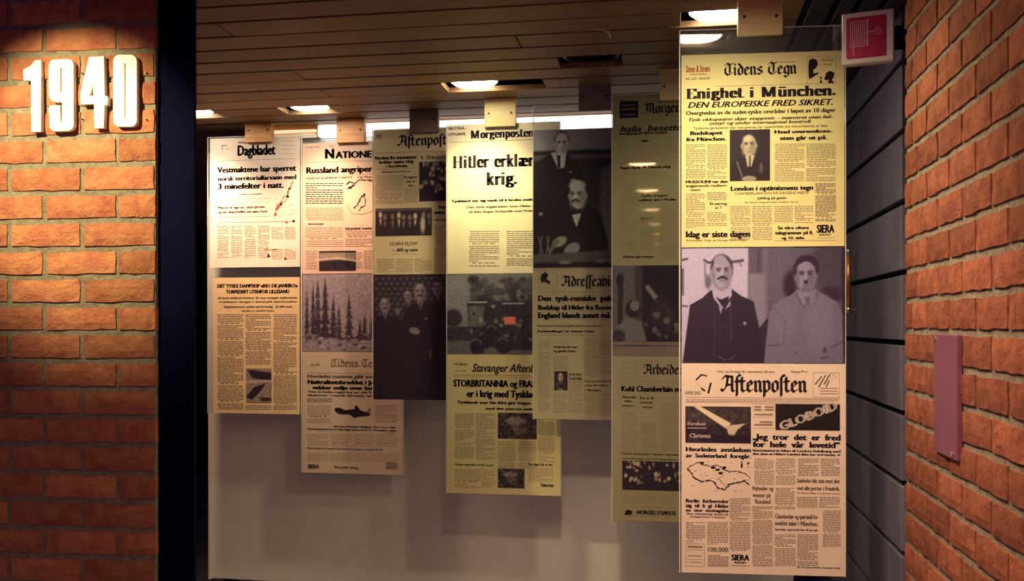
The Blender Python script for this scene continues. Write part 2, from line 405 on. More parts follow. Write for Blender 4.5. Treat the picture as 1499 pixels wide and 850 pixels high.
# blackletter: pen skeletons, x-height 6, ascender 8.4
mn = lambda x: [(x-.5, 5.5), (x, 4.9), (x, 1.1), (x+.6, .4)]
BLK = {
 'i': (2.3, [mn(.3), [(.1, 7.7), (.6, 7.2)]]), 'n': (4.2, [mn(.3), [(.3, 4.7), (1.5, 5.7), (2.4, 4.9), (2.4, 1.1), (3.0, .4)]]),
 'm': (6.3, [mn(.3), [(.3, 4.7), (1.5, 5.7), (2.4, 4.9), (2.4, .5)], [(2.4, 4.7), (3.6, 5.7), (4.5, 4.9), (4.5, 1.1), (5.1, .4)]]),
 'e': (3.6, [[(.3, 2.9), (2.3, 4.2), (1.3, 5.7), (.2, 4.8), (.2, 1.3), (1.2, .4), (2.5, 1.3)]]),
 'o': (3.9, [[(.2, 4.8), (.2, 1.3), (1.3, .4), (2.5, 1.3), (2.5, 4.8), (1.3, 5.7), (.2, 4.8)]]),
 'd': (3.9, [[(.2, 4.6), (.2, 1.3), (1.3, .4), (2.5, 1.3), (2.5, 4.9), (.2, 8.0)], [(.2, 4.6), (1.2, 5.5), (2.3, 5)]]),
 'b': (3.9, [[(.2, 8.4), (.2, 1.3), (1.3, .4), (2.5, 1.3), (2.5, 4.7), (1.4, 5.6), (.2, 4.6)]]),
 'g': (3.9, [[(2.5, 5.4), (2.5, -.7), (1.3, -1.8), (0, -1.1)], [(2.5, 4.8), (1.3, 5.7), (.2, 4.8), (.2, 1.5), (1.2, .6), (2.5, 1.5)]]),
 's': (3.8, [[(2.4, 4.8), (1.4, 5.7), (.2, 4.7), (.3, 3.8), (2.4, 2.4), (2.4, 1.4), (1.2, .4), (0, 1.2)]]),
 'ſ': (2.2, [[(1.9, 8.0), (1.0, 8.5), (.3, 7.4), (.3, -1.6)]]), 'f': (2.2, [[(1.9, 8.0), (1.0, 8.5), (.3, 7.4), (.3, -1.6)], [(-.6, 5.5), (1.4, 5.5)]]),
 't': (3.0, [[(.4, 7.4), (.4, 1.3), (1.3, .4), (2.1, 1)], [(-.6, 5.4), (1.8, 5.4)]]),
 'p': (3.9, [[(-.4, 5.6), (.2, 5.2), (.2, -1.9)], [(.2, 4.8), (1.4, 5.7), (2.5, 4.8), (2.5, 1.4), (1.3, .5), (.2, 1.2)]]),
 'r': (3.0, [mn(.3), [(.3, 4.7), (1.4, 5.7), (2.1, 5.1)]]), 'l': (2.2, [[(.2, 8.4), (.2, 1.2), (.9, .4)]]),
 'a': (3.9, [[(.2, 5.1), (1.2, 5.7), (2.3, 4.8), (2.3, 1.1), (2.9, .4)], [(2.3, 3.3), (.5, 2.5), (.2, 1.3), (1.1, .4), (2.3, 1.3)]]),
 'v': (3.9, [[(.1, 6.6), (.2, 1.5), (1.3, .3), (2.5, 1.5), (2.5, 4.8), (1.2, 5.7)]]),
 'T': (5.8, [[(0, 7.2), (1.3, 8.4), (3.1, 7.4), (4.9, 8.3)], [(1.7, 6.5), (.3, 5.2), (.3, 2.0), (1.8, .4), (3.8, 1.2), (4.4, 2.1)], [(3.0, 7.0), (3.0, 2.0)]]),
 'A': (6.6, [[(.2, 6.6), (1.3, 8.2), (2.6, 7.6), (2.0, 3.0), (.4, .6), (-.6, 1.5)], [(2.4, 7.8), (4.6, 7.6), (4.6, 1.1), (5.4, .4)], [(1.8, 3.5), (4.6, 3.9)]]),
 'M': (8.2, [[(0, 6.8), (1.1, 8.3), (2, 7.2), (1.8, 2), (.4, .5)], [(2, 7.2), (3, 8.3), (4, 7.3), (4, .8)], [(4, 7.2), (5.2, 8.3), (6.2, 7.3), (6.2, 1.2), (7.1, .4)]]),
 ' ': (2.6, []),
}
# fat-face serif: broad horizontal pen, x-height 5.2, cap 7.4
st = lambda x, h=5.2: [(x, .15), (x, h-.15)]
sf = lambda x, y, l=.75: [(x-l, y), (x+l, y)]
FAT = {
 'n': (5.2, [st(.8), sf(.8, .15), sf(.3, 5.05, .5), [(.8, 4.0)]+arc(2.2, 3.9, 1.3, 1.25, 150, 0)+[(3.5, .15)], sf(3.5, .15)]),
 'h': (5.2, [st(.8, 7.6), sf(.8, .15), sf(.3, 7.45, .5), [(.8, 4.0)]+arc(2.2, 3.9, 1.3, 1.25, 150, 0)+[(3.5, .15)], sf(3.5, .15)]),
 'i': (2.9, [st(.8), sf(.8, .15), sf(.3, 5.05, .5), [(.8, 6.6), (.8, 7.2)]]),
 'e': (4.4, [arc(2.0, 2.6, 1.5, 2.5, 0, 320, 16), [(.5, 2.7), (3.5, 2.7)]]),
 'c': (4.3, [arc(2.0, 2.6, 1.5, 2.5, 45, 320, 14), [(3.1, 3.9), (3.1, 4.1)]]),
 'o': (4.6, [arc(2.0, 2.6, 1.5, 2.5, 0, 360, 18)]),
 'g': (4.7, [arc(1.8, 3.6, 1.2, 1.5, 0, 360, 14), arc(2.0, -.5, 1.7, 1.1, 0, 360, 14), [(1.0, 2.2), (.6, 1.3), (1.6, .9), (2.6, .6)], [(2.8, 4.8), (3.8, 5.1)]]),
 't': (3.4, [[(1.0, 7.0), (1.0, 1.0)]+arc(1.9, 1.0, .9, .85, 180, 320, 6), [(-.3, 5.05), (2.4, 5.05)]]),
 'u': (5.2, [[(.8, 5.05), (.8, 1.4)]+arc(2.1, 1.3, 1.3, 1.2, 180, 330, 7), st(3.5), sf(.3, 5.05, .5), sf(3.1, 5.05, .5), sf(4.0, .15, .5)]),
 'r': (3.9, [st(.8), sf(.8, .15), sf(.3, 5.05, .5), [(.8, 3.9), (1.5, 4.8), (2.5, 5.0)], [(2.6, 4.3), (2.6, 4.5)]]),
 'k': (5.0, [st(.8, 7.6), sf(.8, .15), sf(.3, 7.45, .5), [(.9, 2.4), (3.1, 4.9)], [(1.7, 3.1), (3.5, .2)], sf(3.2, 5.05), sf(3.6, .15)]),
 'l': (2.8, [st(.8, 7.6), sf(.8, .15), sf(.3, 7.45, .5)]),
 'æ': (6.6, [[(.7, 4.2)]+arc(1.7, 3.9, 1.0, 1.2, 140, 0, 6)+[(2.7, 1)], arc(1.6, 1.5, 1.1, 1.35, 60, 320, 8), arc(4.1, 2.6, 1.4, 2.5, 0, 320, 16), [(2.7, 2.7), (5.5, 2.7)]]),
 'p': (4.8, [[(.8, -2), (.8, 5.05)], sf(.8, -2), sf(.3, 5.05, .5), arc(2.0, 2.6, 1.4, 2.5, -150, 150, 14)]),
 's': (4.0, [arc(1.7, 3.8, 1.1, 1.2, 50, 250, 8)+arc(1.7, 1.4, 1.2, 1.25, 70, -130, 8)]),
 'E': (6.0, [[(1.1, .15), (1.1, 7.25)], [(.1, 7.25), (4.6, 7.25)], [(.1, .15), (4.6, .15)], [(1.1, 3.8), (3.3, 3.8)], [(4.7, 7.2), (4.7, 5.8)], [(4.7, .2), (4.7, 1.8)]]),
 'M': (9.2, [[(1.0, .15), (1.0, 7.25)], [(1.2, 7.2), (3.7, .4)], [(3.8, .4), (6.2, 7.2)], [(6.7, .15), (6.7, 7.25)], sf(.9, .15), sf(6.7, .15, .9), sf(.7, 7.25), sf(6.9, 7.25, .8)]),
 'H': (7.4, [[(1.1, .15), (1.1, 7.25)], [(5.2, .15), (5.2, 7.25)], [(1.1, 3.8), (5.2, 3.8)], sf(1.1, .15, .95), sf(5.2, .15, .95), sf(1.1, 7.25, .95), sf(5.2, 7.25, .95)]),
 '.': (2.4, [[(.6, .5), (.6, 1.4)]]), ' ': (3.4, []),
}
FAT['ü'] = (5.2, FAT['u'][1]+[[(1.1, 6.6), (1.1, 7.1)], [(3.1, 6.6), (3.1, 7.1)]])
def pen(text, style):
    key = (text, style)
    if key in _cache: return _cache[key]
    D = BLK if style == 'F' else FAT
    if style == 'F': w, th, ang, cap = 1.45, .34, math.radians(42), 8.4
    else: w, th, ang, cap = 2.0, .5, 0.0, 7.4
    c, s = math.cos(ang), math.sin(ang)
    nib = [(a*w/2*c-b*th/2*s, a*w/2*s+b*th/2*c) for a, b in ((1, 1), (1, -1), (-1, -1), (-1, 1))]
    V, F = [], []; x = 0
    for ch in text:
        adv, strokes = D.get(ch, (3.4, []))
        for pl in strokes:
            segs = list(zip(pl[:-1], pl[1:]))
            for a, b in segs:
                small = style == 'D' and abs(a[1]-b[1]) < 1e-6
                nb = [(q[0]*.2, q[1]) for q in nib] if small else nib
                h = hull([(x+p[0]+q[0], p[1]+q[1]) for p in (a, b) for q in nb])
                F.append(tuple(range(len(V), len(V)+len(h)))); V += h
        x += adv
    _cache[key] = (V, F, cap); return _cache[key]

class Ink:
    """flat print on one page, gathered in local x / height coordinates"""
    def __init__(s, plane): s.P = plane; s.v = []; s.f = []; s.m = []; s.oy = 0
    def poly(s, pts, m=0):
        s.f.append(tuple(range(len(s.v), len(s.v)+len(pts)))); s.v += [(p[0], p[1]) for p in pts]; s.m.append(m)
    def quadpx(s, x0, y0, x1, y1, m=0):
        cx, cz = s.P.at((x0+x1)/2, (y0+y1)/2); mx, mz = s.P.mpp((x0+x1)/2); w = (x1-x0)*mx/2; h = (y1-y0)*mz/2
        s.poly([(cx-w, cz-h), (cx+w, cz-h), (cx+w, cz+h), (cx-w, cz+h)], m)
    def text(s, kind, txt, x0, y0, x1, y1, m=0, rot=0):
        if kind in 'FD': V, F, cap = pen(txt, kind)
        else:
            bold = {'b': .04, 'B': .068, 'c': .008, 'i': .035, 'I': .0}[kind]; V, F, cap = sans(txt, bold, .28 if kind in 'iI' else 0)
        if not V: return
        xa = min(v[0] for v in V); xb = max(v[0] for v in V)
        cx, _ = s.P.at((x0+x1)/2, (y0+y1)/2); base = s.P.at((x0+x1)/2, y1)[1]; top = s.P.at((x0+x1)/2, y0)[1]; mx, _ = s.P.mpp((x0+x1)/2)
        sx = (x1-x0)*mx/(xb-xa); sy = (top-base)/cap; o = len(s.v); ca, sa = math.cos(rot), math.sin(rot); mid = (top+base)/2
        for X, Y in V:
            u = (X-(xa+xb)/2)*sx; w = Y*sy+base-mid
            s.v.append((cx+u*ca-w*sa, mid+u*sa+w*ca))
        for f in F: s.f.append(tuple(i+o for i in f)); s.m.append(m)
    def column(s, x0, y0, x1, y1, pitch=2.6, weight=.42, m=1, cols=1, gut=2.5, seed=0):
        r = random.Random(int(x0*7+y0*13)+seed); cw = (x1-x0-(cols-1)*gut)/cols
        for c in range(cols):
            cx0 = x0+c*(cw+gut); y = y0+pitch/2; head = r.randint(6, 16); i = 0
            while y < y1:
                i += 1
                end = cx0+cw*(1 if r.random() > .12 else r.uniform(.3, .8)); x = cx0+(1.5 if r.random() < .12 else 0)
                if i == head and cw > 14:
                    [s.quadpx(cx0+cw*(.1+.2*q), y-.7, cx0+cw*(.1+.2*q)+cw*r.uniform(.10, .17), y+.5, 1) for q in range(4)]; head = i+r.randint(9, 20); y += pitch*1.4; continue
                while x < end-1:
                    w = min(r.uniform(2.2, 7.5), end-x); s.quadpx(x, y-pitch*weight/2, x+w, y+pitch*weight/2, m); x += w+.9
                y += pitch
    def rule(s, x0, y0, x1, y1, w=.6, m=1):
        if abs(x1-x0) > abs(y1-y0): s.quadpx(x0, y0-w/2, x1, y0+w/2, m)
        else: s.quadpx(x0-w/2, y0, x0+w/2, y1, m)
    def frame(s, x0, y0, x1, y1, w=.6, m=1):
        s.rule(x0, y0, x1, y0, w, m); s.rule(x0, y1, x1, y1, w, m); s.rule(x0, y0, x0, y1, w, m); s.rule(x1, y0, x1, y1, w, m)
    def build(s, parent, y, name='printed_text'):
        if not s.f: return
        o = mesh(name, [(v[0], y, v[1]) for v in s.v], s.f, [M['ink'], M['greyink'], M['redink'], M['signwhite'], M['pink']], parent, s.m); o['kind'] = 'stuff'; return o

# ------------------------------------------------------------------ the numerals 1940
def numeral(name, label, outer, holes, px):
    """closed outlines in picture pixels on the pier's plane, made 9 mm thick and standing 14 mm off the bricks"""
    cu = bpy.data.curves.new('n', 'CURVE'); cu.dimensions = '2D'; cu.fill_mode = 'BOTH'; cu.extrude = .006; cu.bevel_depth = .001
    x0, z0 = LP.at(px, 192)
    for pl in [outer]+holes:
        sp_ = cu.splines.new('POLY'); sp_.points.add(len(pl)-1); sp_.use_cyclic_u = True
        for p, (a, b) in zip(sp_.points, pl):
            lx, lz = LP.at(a, b); p.co = (lx-x0, lz-z0, 0, 1)
    o = bpy.data.objects.new('n', cu); COL.objects.link(o); bpy.context.view_layer.update()
    me = bpy.data.meshes.new_from_object(o.evaluated_get(bpy.context.evaluated_depsgraph_get())); bpy.data.objects.remove(o)
    me.transform(Matrix.Rotation(math.pi/2, 4, 'X')); me.name = name; me.materials.clear(); me.materials.append(M['white'])
    r = bpy.data.objects.new(name, me); COL.objects.link(r)
    r.location = LP.org+LP.L*x0+Vector((0, 0, z0))-LP.N*.0085; r.rotation_euler = (0, 0, LP.t)
    r['label'] = label; r['category'] = 'numeral'; r['group'] = 'numerals of the year sign'
    for dz in (.15, .03):                       # two stand-off pins into the wall
        b = bmesh.new(); cyl_bm(b, ({'numeral_one': .024, 'numeral_four': .048}.get(name, .050), .008, dz), (0, 1, 0), .002, .010, 8)
        bm_obj('pin', b, M['screw'], r)
    return r
def rr(x0, y0, x1, y1, r, n=4):
    o = []
    for cx, cy, a in ((x1-r, y0+r, -90), (x1-r, y1-r, 0), (x0+r, y1-r, 90), (x0+r, y0+r, 180)):
        for i in range(n+1):
            t = math.radians(a+90*i/n); o.append((cx+r*math.cos(t), cy+r*math.sin(t)))
    return o
S6 = lambda pts: [(20+x/6.0714, 70+y/6.0714) for x, y in pts]
numeral('numeral_one', 'white raised numeral 1, first figure of the year on the lit brick pier', S6([(222, 128), (268, 124), (272, 750), (190, 756), (186, 300), (122, 298), (118, 210), (180, 178)]), [], 62)
nine = [(345, 170), (352, 142), (375, 124), (400, 120), (515, 118), (540, 126), (556, 150), (560, 700), (548, 728), (520, 744), (395, 750), (368, 738), (352, 712), (346, 540), (352, 528), (436, 524), (440, 536), (440, 660), (444, 680), (458, 680), (462, 664), (462, 500), (452, 488), (405, 492), (372, 480), (352, 455), (345, 425)]
numeral('numeral_nine', 'white raised numeral 9, second figure of the year on the brick pier', S6(nine), [S6(rr(440, 188, 460, 416, 9))], 94)
numeral('numeral_four', 'white raised numeral 4, third figure with a slanting arm and crossbar', S6([(700, 98), (826, 92), (832, 442), (860, 446), (858, 516), (832, 520), (826, 720), (748, 722), (745, 506), (628, 512), (624, 420)]), [S6([(738, 258), (740, 440), (694, 442)])], 140)
numeral('numeral_zero', 'white raised numeral 0, last figure beside the navy post', S6(rr(914, 78, 1118, 708, 52, 6)), [S6(rr(1006, 150, 1028, 642, 10))], 187)
# ------------------------------------------------------------------ photographic prints: tone grids (vertex colours on a flat print)
class Pic:
    def __init__(s, x0, y0, x1, y1, step=1.0, bg=.3):
        s.x0, s.y0, s.x1, s.y1 = x0, y0, x1, y1
        s.nx = max(2, int((x1-x0)/step)); s.ny = max(2, int((y1-y0)/step))
        s.X, s.Y = np.meshgrid(np.linspace(x0, x1, s.nx+1), np.linspace(y0, y1, s.ny+1))
        s.v = np.full(s.X.shape, float(bg)); s.tint = None
        s.r = np.random.default_rng(int(x0*3+y0))
    def mix(s, d, val, soft):
        a = np.clip(.5-d/max(soft, 1e-3), 0, 1); s.v = s.v*(1-a)+val*a
    def ell(s, cx, cy, rx, ry, val, soft=1.0, rot=0):
        c, q = math.cos(math.radians(rot)), math.sin(math.radians(rot)); dx, dy = s.X-cx, s.Y-cy
        u, w = dx*c+dy*q, -dx*q+dy*c; k = np.sqrt((u/rx)**2+(w/ry)**2)
        s.mix((k-1)*min(rx, ry), val, soft)
    def rect(s, x0, y0, x1, y1, val, soft=.8):
        s.mix(np.maximum(np.maximum(x0-s.X, s.X-x1), np.maximum(y0-s.Y, s.Y-y1)), val, soft)
    def poly(s, pts, val, soft=1.0):
        d = np.full(s.X.shape, 1e9); ins = np.zeros(s.X.shape, bool); n = len(pts)
        for i in range(n):
            (ax, ay), (bx, by) = pts[i], pts[(i+1) % n]; ex, ey = bx-ax, by-ay
            t = np.clip(((s.X-ax)*ex+(s.Y-ay)*ey)/(ex*ex+ey*ey+1e-9), 0, 1)
            d = np.minimum(d, np.hypot(s.X-ax-t*ex, s.Y-ay-t*ey))
            c = ((ay > s.Y) != (by > s.Y)) & (s.X < (bx-ax)*(s.Y-ay)/((by-ay) if abs(by-ay) > 1e-9 else 1e-9)+ax); ins ^= c
        s.mix(np.where(ins, -d, d), val, soft)
    def line(s, pts, w, val, soft=.8):
        for (ax, ay), (bx, by) in zip(pts[:-1], pts[1:]):
            ex, ey = bx-ax, by-ay; t = np.clip(((s.X-ax)*ex+(s.Y-ay)*ey)/(ex*ex+ey*ey+1e-9), 0, 1)
            s.mix(np.hypot(s.X-ax-t*ex, s.Y-ay-t*ey)-w/2, val, soft)
    def grain(s, amp, scale=1, mask=None):
        h, w = s.v.shape; g = s.r.normal(0, 1, (h//scale+2, w//scale+2))
        yi = np.arange(h)/scale; xi = np.arange(w)/scale; y0 = yi.astype(int); x0 = xi.astype(int); fy = (yi-y0)[:, None]; fx = (xi-x0)[None]
        a = g[y0][:, x0]*(1-fy)*(1-fx)+g[y0+1][:, x0]*fy*(1-fx)+g[y0][:, x0+1]*(1-fy)*fx+g[y0+1][:, x0+1]*fy*fx
        s.v = s.v+a*amp*(1 if mask is None else mask)
    def build(s, plane, parent, yoff, name='photograph', hi=(.78, .66, .74), lo=(.018, .008, .022), corners=None):
        """flat grid on the page plane"""
        cx = (s.x0+s.x1)/2; lx0 = plane.at(s.x0, (s.y0+s.y1)/2)[0]; lx1 = plane.at(s.x1, (s.y0+s.y1)/2)[0]
        zt, zb_ = plane.at(cx, s.y0)[1], plane.at(cx, s.y1)[1]
        gx = np.linspace(lx0, lx1, s.nx+1); gz = np.linspace(zt, zb_, s.ny+1); GX, GZ = np.meshgrid(gx, gz)
        co = np.stack([GX.ravel(), np.full(GX.size, yoff), GZ.ravel()], 1); w = s.nx+1
        idx = (np.arange(s.ny)[:, None]*w+np.arange(s.nx)[None]).ravel(); F = np.stack([idx+w, idx+w+1, idx+1, idx], 1)
        me = bpy.data.meshes.new(name); me.vertices.add(len(co)); me.vertices.foreach_set('co', co.ravel())
        me.loops.add(F.size); me.loops.foreach_set('vertex_index', F.ravel()); me.polygons.add(len(F))
        me.polygons.foreach_set('loop_start', np.arange(0, F.size, 4)); me.polygons.foreach_set('loop_total', np.full(len(F), 4)); me.update()
        at = me.color_attributes.new('tone', 'FLOAT_COLOR', 'POINT'); v = np.clip(s.v, 0, 1).ravel()**1.7
        c = np.ones((v.size, 4)); 
        for k in range(3): c[:, k] = lo[k]+(hi[k]-lo[k])*v
        if s.tint is not None:
            a = s.tint[0].ravel()[:, None]; c[:, :3] = c[:, :3]*(1-a)+np.array(s.tint[1])*a
        at.data.foreach_set('color', c.ravel()); me.materials.append(M['photo'])
        return link(bpy.data.objects.new(name, me), parent)

def head(p, cx, cy, w, h, skin, hair, dark, bald=False, turn=0.0, stache=0, glasses=False):
    """a small printed head: cx, cy centre; w, h half sizes"""
    if not bald: p.ell(cx, cy-h*.22, w*1.08, h*.86, hair, w*.22)
    p.ell(cx-w*.98, cy+h*.08, w*.14, h*.2, skin*.8, w*.12); p.ell(cx+w*.98, cy+h*.08, w*.14, h*.2, skin*.65, w*.12)
    p.ell(cx, cy+h*.05, w*.9, h*.92, skin, w*.16)
    p.ell(cx+w*.5, cy+h*.2, w*.4, h*.62, skin*.72, w*.5)
    p.ell(cx-w*.78, cy+h*.25, w*.16, h*.5, skin*.7, w*.3)
    t = turn*w*.25
    for sgn in (-1, 1):
        ex = cx+t+sgn*w*.36
        p.ell(ex, cy-h*.10, w*.25, h*.10, skin*.45, w*.16); p.line([(ex-w*.2, cy-h*.21), (ex+w*.2, cy-h*.22)], h*.05, dark, w*.1)
        p.ell(ex, cy-h*.07, w*.09, h*.04, dark, w*.08)
    p.line([(cx+t, cy-h*.1), (cx+t-w*.05, cy+h*.22)], w*.13, min(1, skin*1.2), w*.2)
    p.line([(cx+t-w*.14, cy+h*.28), (cx+t+w*.16, cy+h*.28)], h*.06, skin*.45, w*.12)
    if stache == 1:
        p.line([(cx+t-w*.42, cy+h*.45), (cx+t-w*.15, cy+h*.36), (cx+t+w*.15, cy+h*.36), (cx+t+w*.42, cy+h*.46)], h*.13, dark, w*.15)
    elif stache == 2: p.rect(cx+t-w*.17, cy+h*.31, cx+t+w*.17, cy+h*.46, dark*.6, w*.12)
    p.line([(cx+t-w*.26, cy+h*.55), (cx+t+w*.26, cy+h*.55)], h*.05, skin*.4, w*.1)
    p.ell(cx+t, cy+h*.68, w*.25, h*.05, skin*.75, w*.15)
    if bald: p.ell(cx-w*.2, cy-h*.55, w*.5, h*.22, min(1, skin*1.15), w*.4)

def pic_two_men(P, par):
    p = Pic(998, 363, 1236.5, 531, .8, .80); X, Y = p.X, p.Y
    p.grain(.02, 3)
    p.rect(1096, 340, 1260, 560, .30, 2); p.rect(1109, 340, 1114, 560, .22, 2); p.rect(1118, 340, 1125, 560, .38, 2)
    p.poly([(1096, 400), (1121, 400), (1121, 540), (1096, 540)], .47, 6)
    p.ell(1145, 395, 20, 50, .33, 20); p.ell(1215, 390, 30, 40, .20, 12); p.rect(1232, 340, 1250, 560, .06, 3)
    # wall lamps beside the first man
    p.line([(998, 380), (1006, 378)], 3, .2, 1.5); p.rect(997, 392, 1001, 432, .3, 2); p.line([(998, 447), (1006, 448)], 2.5, .25, 1.5)
    p.line([(1031, 380), (1038, 384), (1046, 382)], 3.2, .18, 1.5); p.line([(1072, 383), (1082, 382), (1088, 381)], 4, .22, 2); p.rect(1031, 382, 1034, 405, .5, 2)
    p.line([(1083, 384), (1086, 389)], 2, .4, 2)
    # chairs between and behind
    p.poly([(1112, 480), (1125, 464), (1128, 495), (1118, 532), (1108, 532)], .08, 2)
    p.ell(1159, 418, 12, 22, .07, 7); p.ell(1216, 432, 18, 12, .09, 7)
    p.ell(1037, 412, 5, 10, .35, 4)
    # first man, dark suit
    p.poly([(999, 533), (1003, 500), (1010, 446), (1028, 436), (1040, 425), (1048, 420), (1068, 420), (1086, 433), (1104, 441), (1110, 470), (1118, 510), (1130, 533)], .05, 1.6)
    p.poly([(1042, 420), (1045, 436), (1058, 452), (1072, 432), (1071, 418)], .74, 1.2); p.poly([(1048, 434), (1056, 438), (1068, 433), (1066, 446), (1061, 452), (1056, 446)], .07, 1)
    p.poly([(1052, 446), (1057, 452), (1056, 460)], .7, 1); p.poly([(1069, 440), (1071, 446), (1062, 453)], .6, 1)
    p.line([(1046, 438), (1046, 520)], 1, .17, 1.2); p.line([(1070, 436), (1071, 500)], 1, .24, 1.2); p.line([(1052, 521), (1060, 527), (1072, 525), (1077, 518)], 1.2, .3, 1)
    p.ell(1057, 408, 13, 18, .55, 2); head(p, 1057, 397, 15.5, 23.5, .68, .12, .10, stache=1, turn=.3)
    p.ell(1055, 381, 9.5, 8, .62, 3)
    p.ell(1091, 473, 2.6, 2.4, .55, 1.2)
    # second man, pale double breasted coat
    p.poly([(1119, 533), (1122, 500), (1126, 462), (1133, 445), (1158, 432), (1167, 424), (1196, 424), (1204, 430), (1224, 441), (1233, 460), (1234, 533)], .40, 1.8)
    p.poly([(1166, 424), (1176, 446), (1186, 448), (1196, 424)], .50, 1.2); p.poly([(1178, 434), (1186, 434), (1187, 449), (1180, 449)], .33, 1)
    p.line([(1166, 426), (1170, 440), (1183, 455)], 1.4, .28, 1.2); p.line([(1197, 424), (1196, 440), (1188, 452)], 1.4, .26, 1.2)
    p.line([(1183, 456), (1181, 533)], .9, .36, 1); p.line([(1124, 505), (1142, 505), (1148, 502)], 1.4, .20, 1.4); p.ell(1166, 516, 2.5, 1.2, .28, 1); p.ell(1207, 511, 3, 5, .03, 1.5)
    p.line([(1205, 497), (1212, 496)], 1.5, .1, 1); p.line([(1202, 524), (1212, 521)], 1.5, .12, 1.2); p.line([(1216, 508), (1233, 500)], 2, .26, 2); p.ell(1200, 475, 20, 40, .44, 14); p.ell(1150, 470, 14, 30, .42, 10)
    p.line([(1134, 450), (1150, 470), (1148, 500)], 1.2, .32, 2)
    head(p, 1180, 403, 16, 27, .53, .10, .07, stache=2)
    p.poly([(1165.5, 398), (1165, 382), (1173, 375), (1188, 374.5), (1197, 382), (1198, 398), (1194.5, 392), (1186, 384), (1178, 383), (1169, 388)], .08, 2); p.ell(1164, 395, 3.2, 9, .12, 2); p.ell(1196.5, 392, 2.6, 8, .10, 2); p.ell(1178, 392, 10, 5, .54, 3)
    p.ell(1180, 424, 9, 4, .38, 3)
    p.grain(.018, 2); return p.build(P, par, -.0042, hi=(.66, .60, .92), lo=(.018, .008, .03))

def pic_group(P, par):      # men in dark coats before a dotted wall
    p = Pic(547.5, 401, 706, 585, 1.1, .10)
    for j in range(9):
        for i in range(20): p.ell(552+i*9+(j % 2)*4.5, 407+j*7.5, 2.2, 2.0, .26, 2)
    p.poly([(547, 588), (547, 470), (556, 462), (566, 460), (590, 468), (594, 452), (606, 444), (640, 444), (654, 436), (700, 440), (706, 588)], .035, 3)
    for cx, cy, w, h, sk in ((564, 446, 7.5, 12, .48), (598, 433, 6, 9, .42), (616, 427, 9, 14, .46), (641, 421, 6.5, 10, .40), (668, 425, 8, 12, .44), (692, 430, 7, 11, .4)):
        head(p, cx, cy, w, h, sk, .2, .1, bald=True, stache=1)
        p.poly([(cx-w*.5, cy+h*.95), (cx+w*.5, cy+h*.95), (cx+w*.1, cy+h*2.0)], .38, 1); p.line([(cx, cy+h), (cx, cy+h*1.8)], 1.6, .05, .8)
    p.ell(583, 455, 4, 4.5, .33, 2); p.ell(608, 484, 8, 5, .42, 2, 15); p.ell(625, 466, 2.5, 2, .3, 1.5); p.ell(631, 518, 2.5, 7, .25, 2)
    for x in (580, 600, 628, 650): p.line([(x, 500), (x+2, 585)], 1.5, .07, 3)
    p.grain(.012, 2); return p.build(P, par, -.0042)

def pic_signing(P, par):    # one man standing, one seated writing
    p = Pic(781, 188, 952, 391, 1.1, .30)
    p.rect(770, 180, 960, 219, .42, 5); p.ell(790, 200, 20, 25, .55, 20); p.rect(775, 219, 960, 226, .08, 3); p.rect(775, 226, 960, 232, .24, 3); p.rect(775, 232, 960, 400, .12, 4)
    p.poly([(880, 250), (900, 240), (960, 250), (960, 400), (880, 400)], .30, 8)
    p.poly([(776, 395), (779, 240), (796, 230), (808, 221), (830, 224), (846, 240), (858, 268), (862, 330), (850, 395)], .045, 2.5)
    p.poly([(807, 222), (818, 246), (827, 244), (830, 222)], .7, 1.2); p.poly([(816, 226), (821, 226), (821, 246), (817, 244)], .05, 1)
    head(p, 823, 209, 10.5, 17, .70, .22, .1); p.ell(823, 198, 8, 4, .64, 2); p.ell(836, 251, 2, 1.6, .5, 1); p.ell(840, 264, 4, 3.5, .42, 2)
    p.poly([(828, 392), (834, 330), (836, 310), (862, 300), (880, 312), (890, 350), (893, 392)], .04, 3)
    p.poly([(838, 314), (845, 332), (852, 312)], .66, 1.2)
    p.ell(861, 280, 4, 12, .12, 3); head(p, 847, 285, 13, 21, .66, .3, .08, bald=True, turn=-1, stache=1); p.ell(846, 271, 12, 8, .66, 3)
    p.ell(792, 312, 3, 2.5, .45, 1.5)
    p.ell(820, 353, 11, 7, .52, 3, -25); p.ell(838, 365, 13, 9, .46, 3, -40); p.line([(806, 367), (816, 352)], 6, .32, 3); p.line([(828, 372), (846, 374)], 6, .30, 3)
    p.poly([(781, 372), (895, 366), (952, 366), (952, 382), (781, 384)], .24, 3)
    for x, a in ((795, -6), (800, 5), (805, -4), (790, 4)): p.line([(x, 372), (x+a, 345)], 1.6, .34, 1.2)
    p.ell(828, 384, 9, 3, .40, 2); p.ell(882, 382, 8, 3, .36, 2); p.rect(778, 386, 960, 395, .04, 1.5)
    p.grain(.015, 2); return p.build(P, par, -.0042, hi=(.95, .95, .95), lo=(.010, .006, .012))

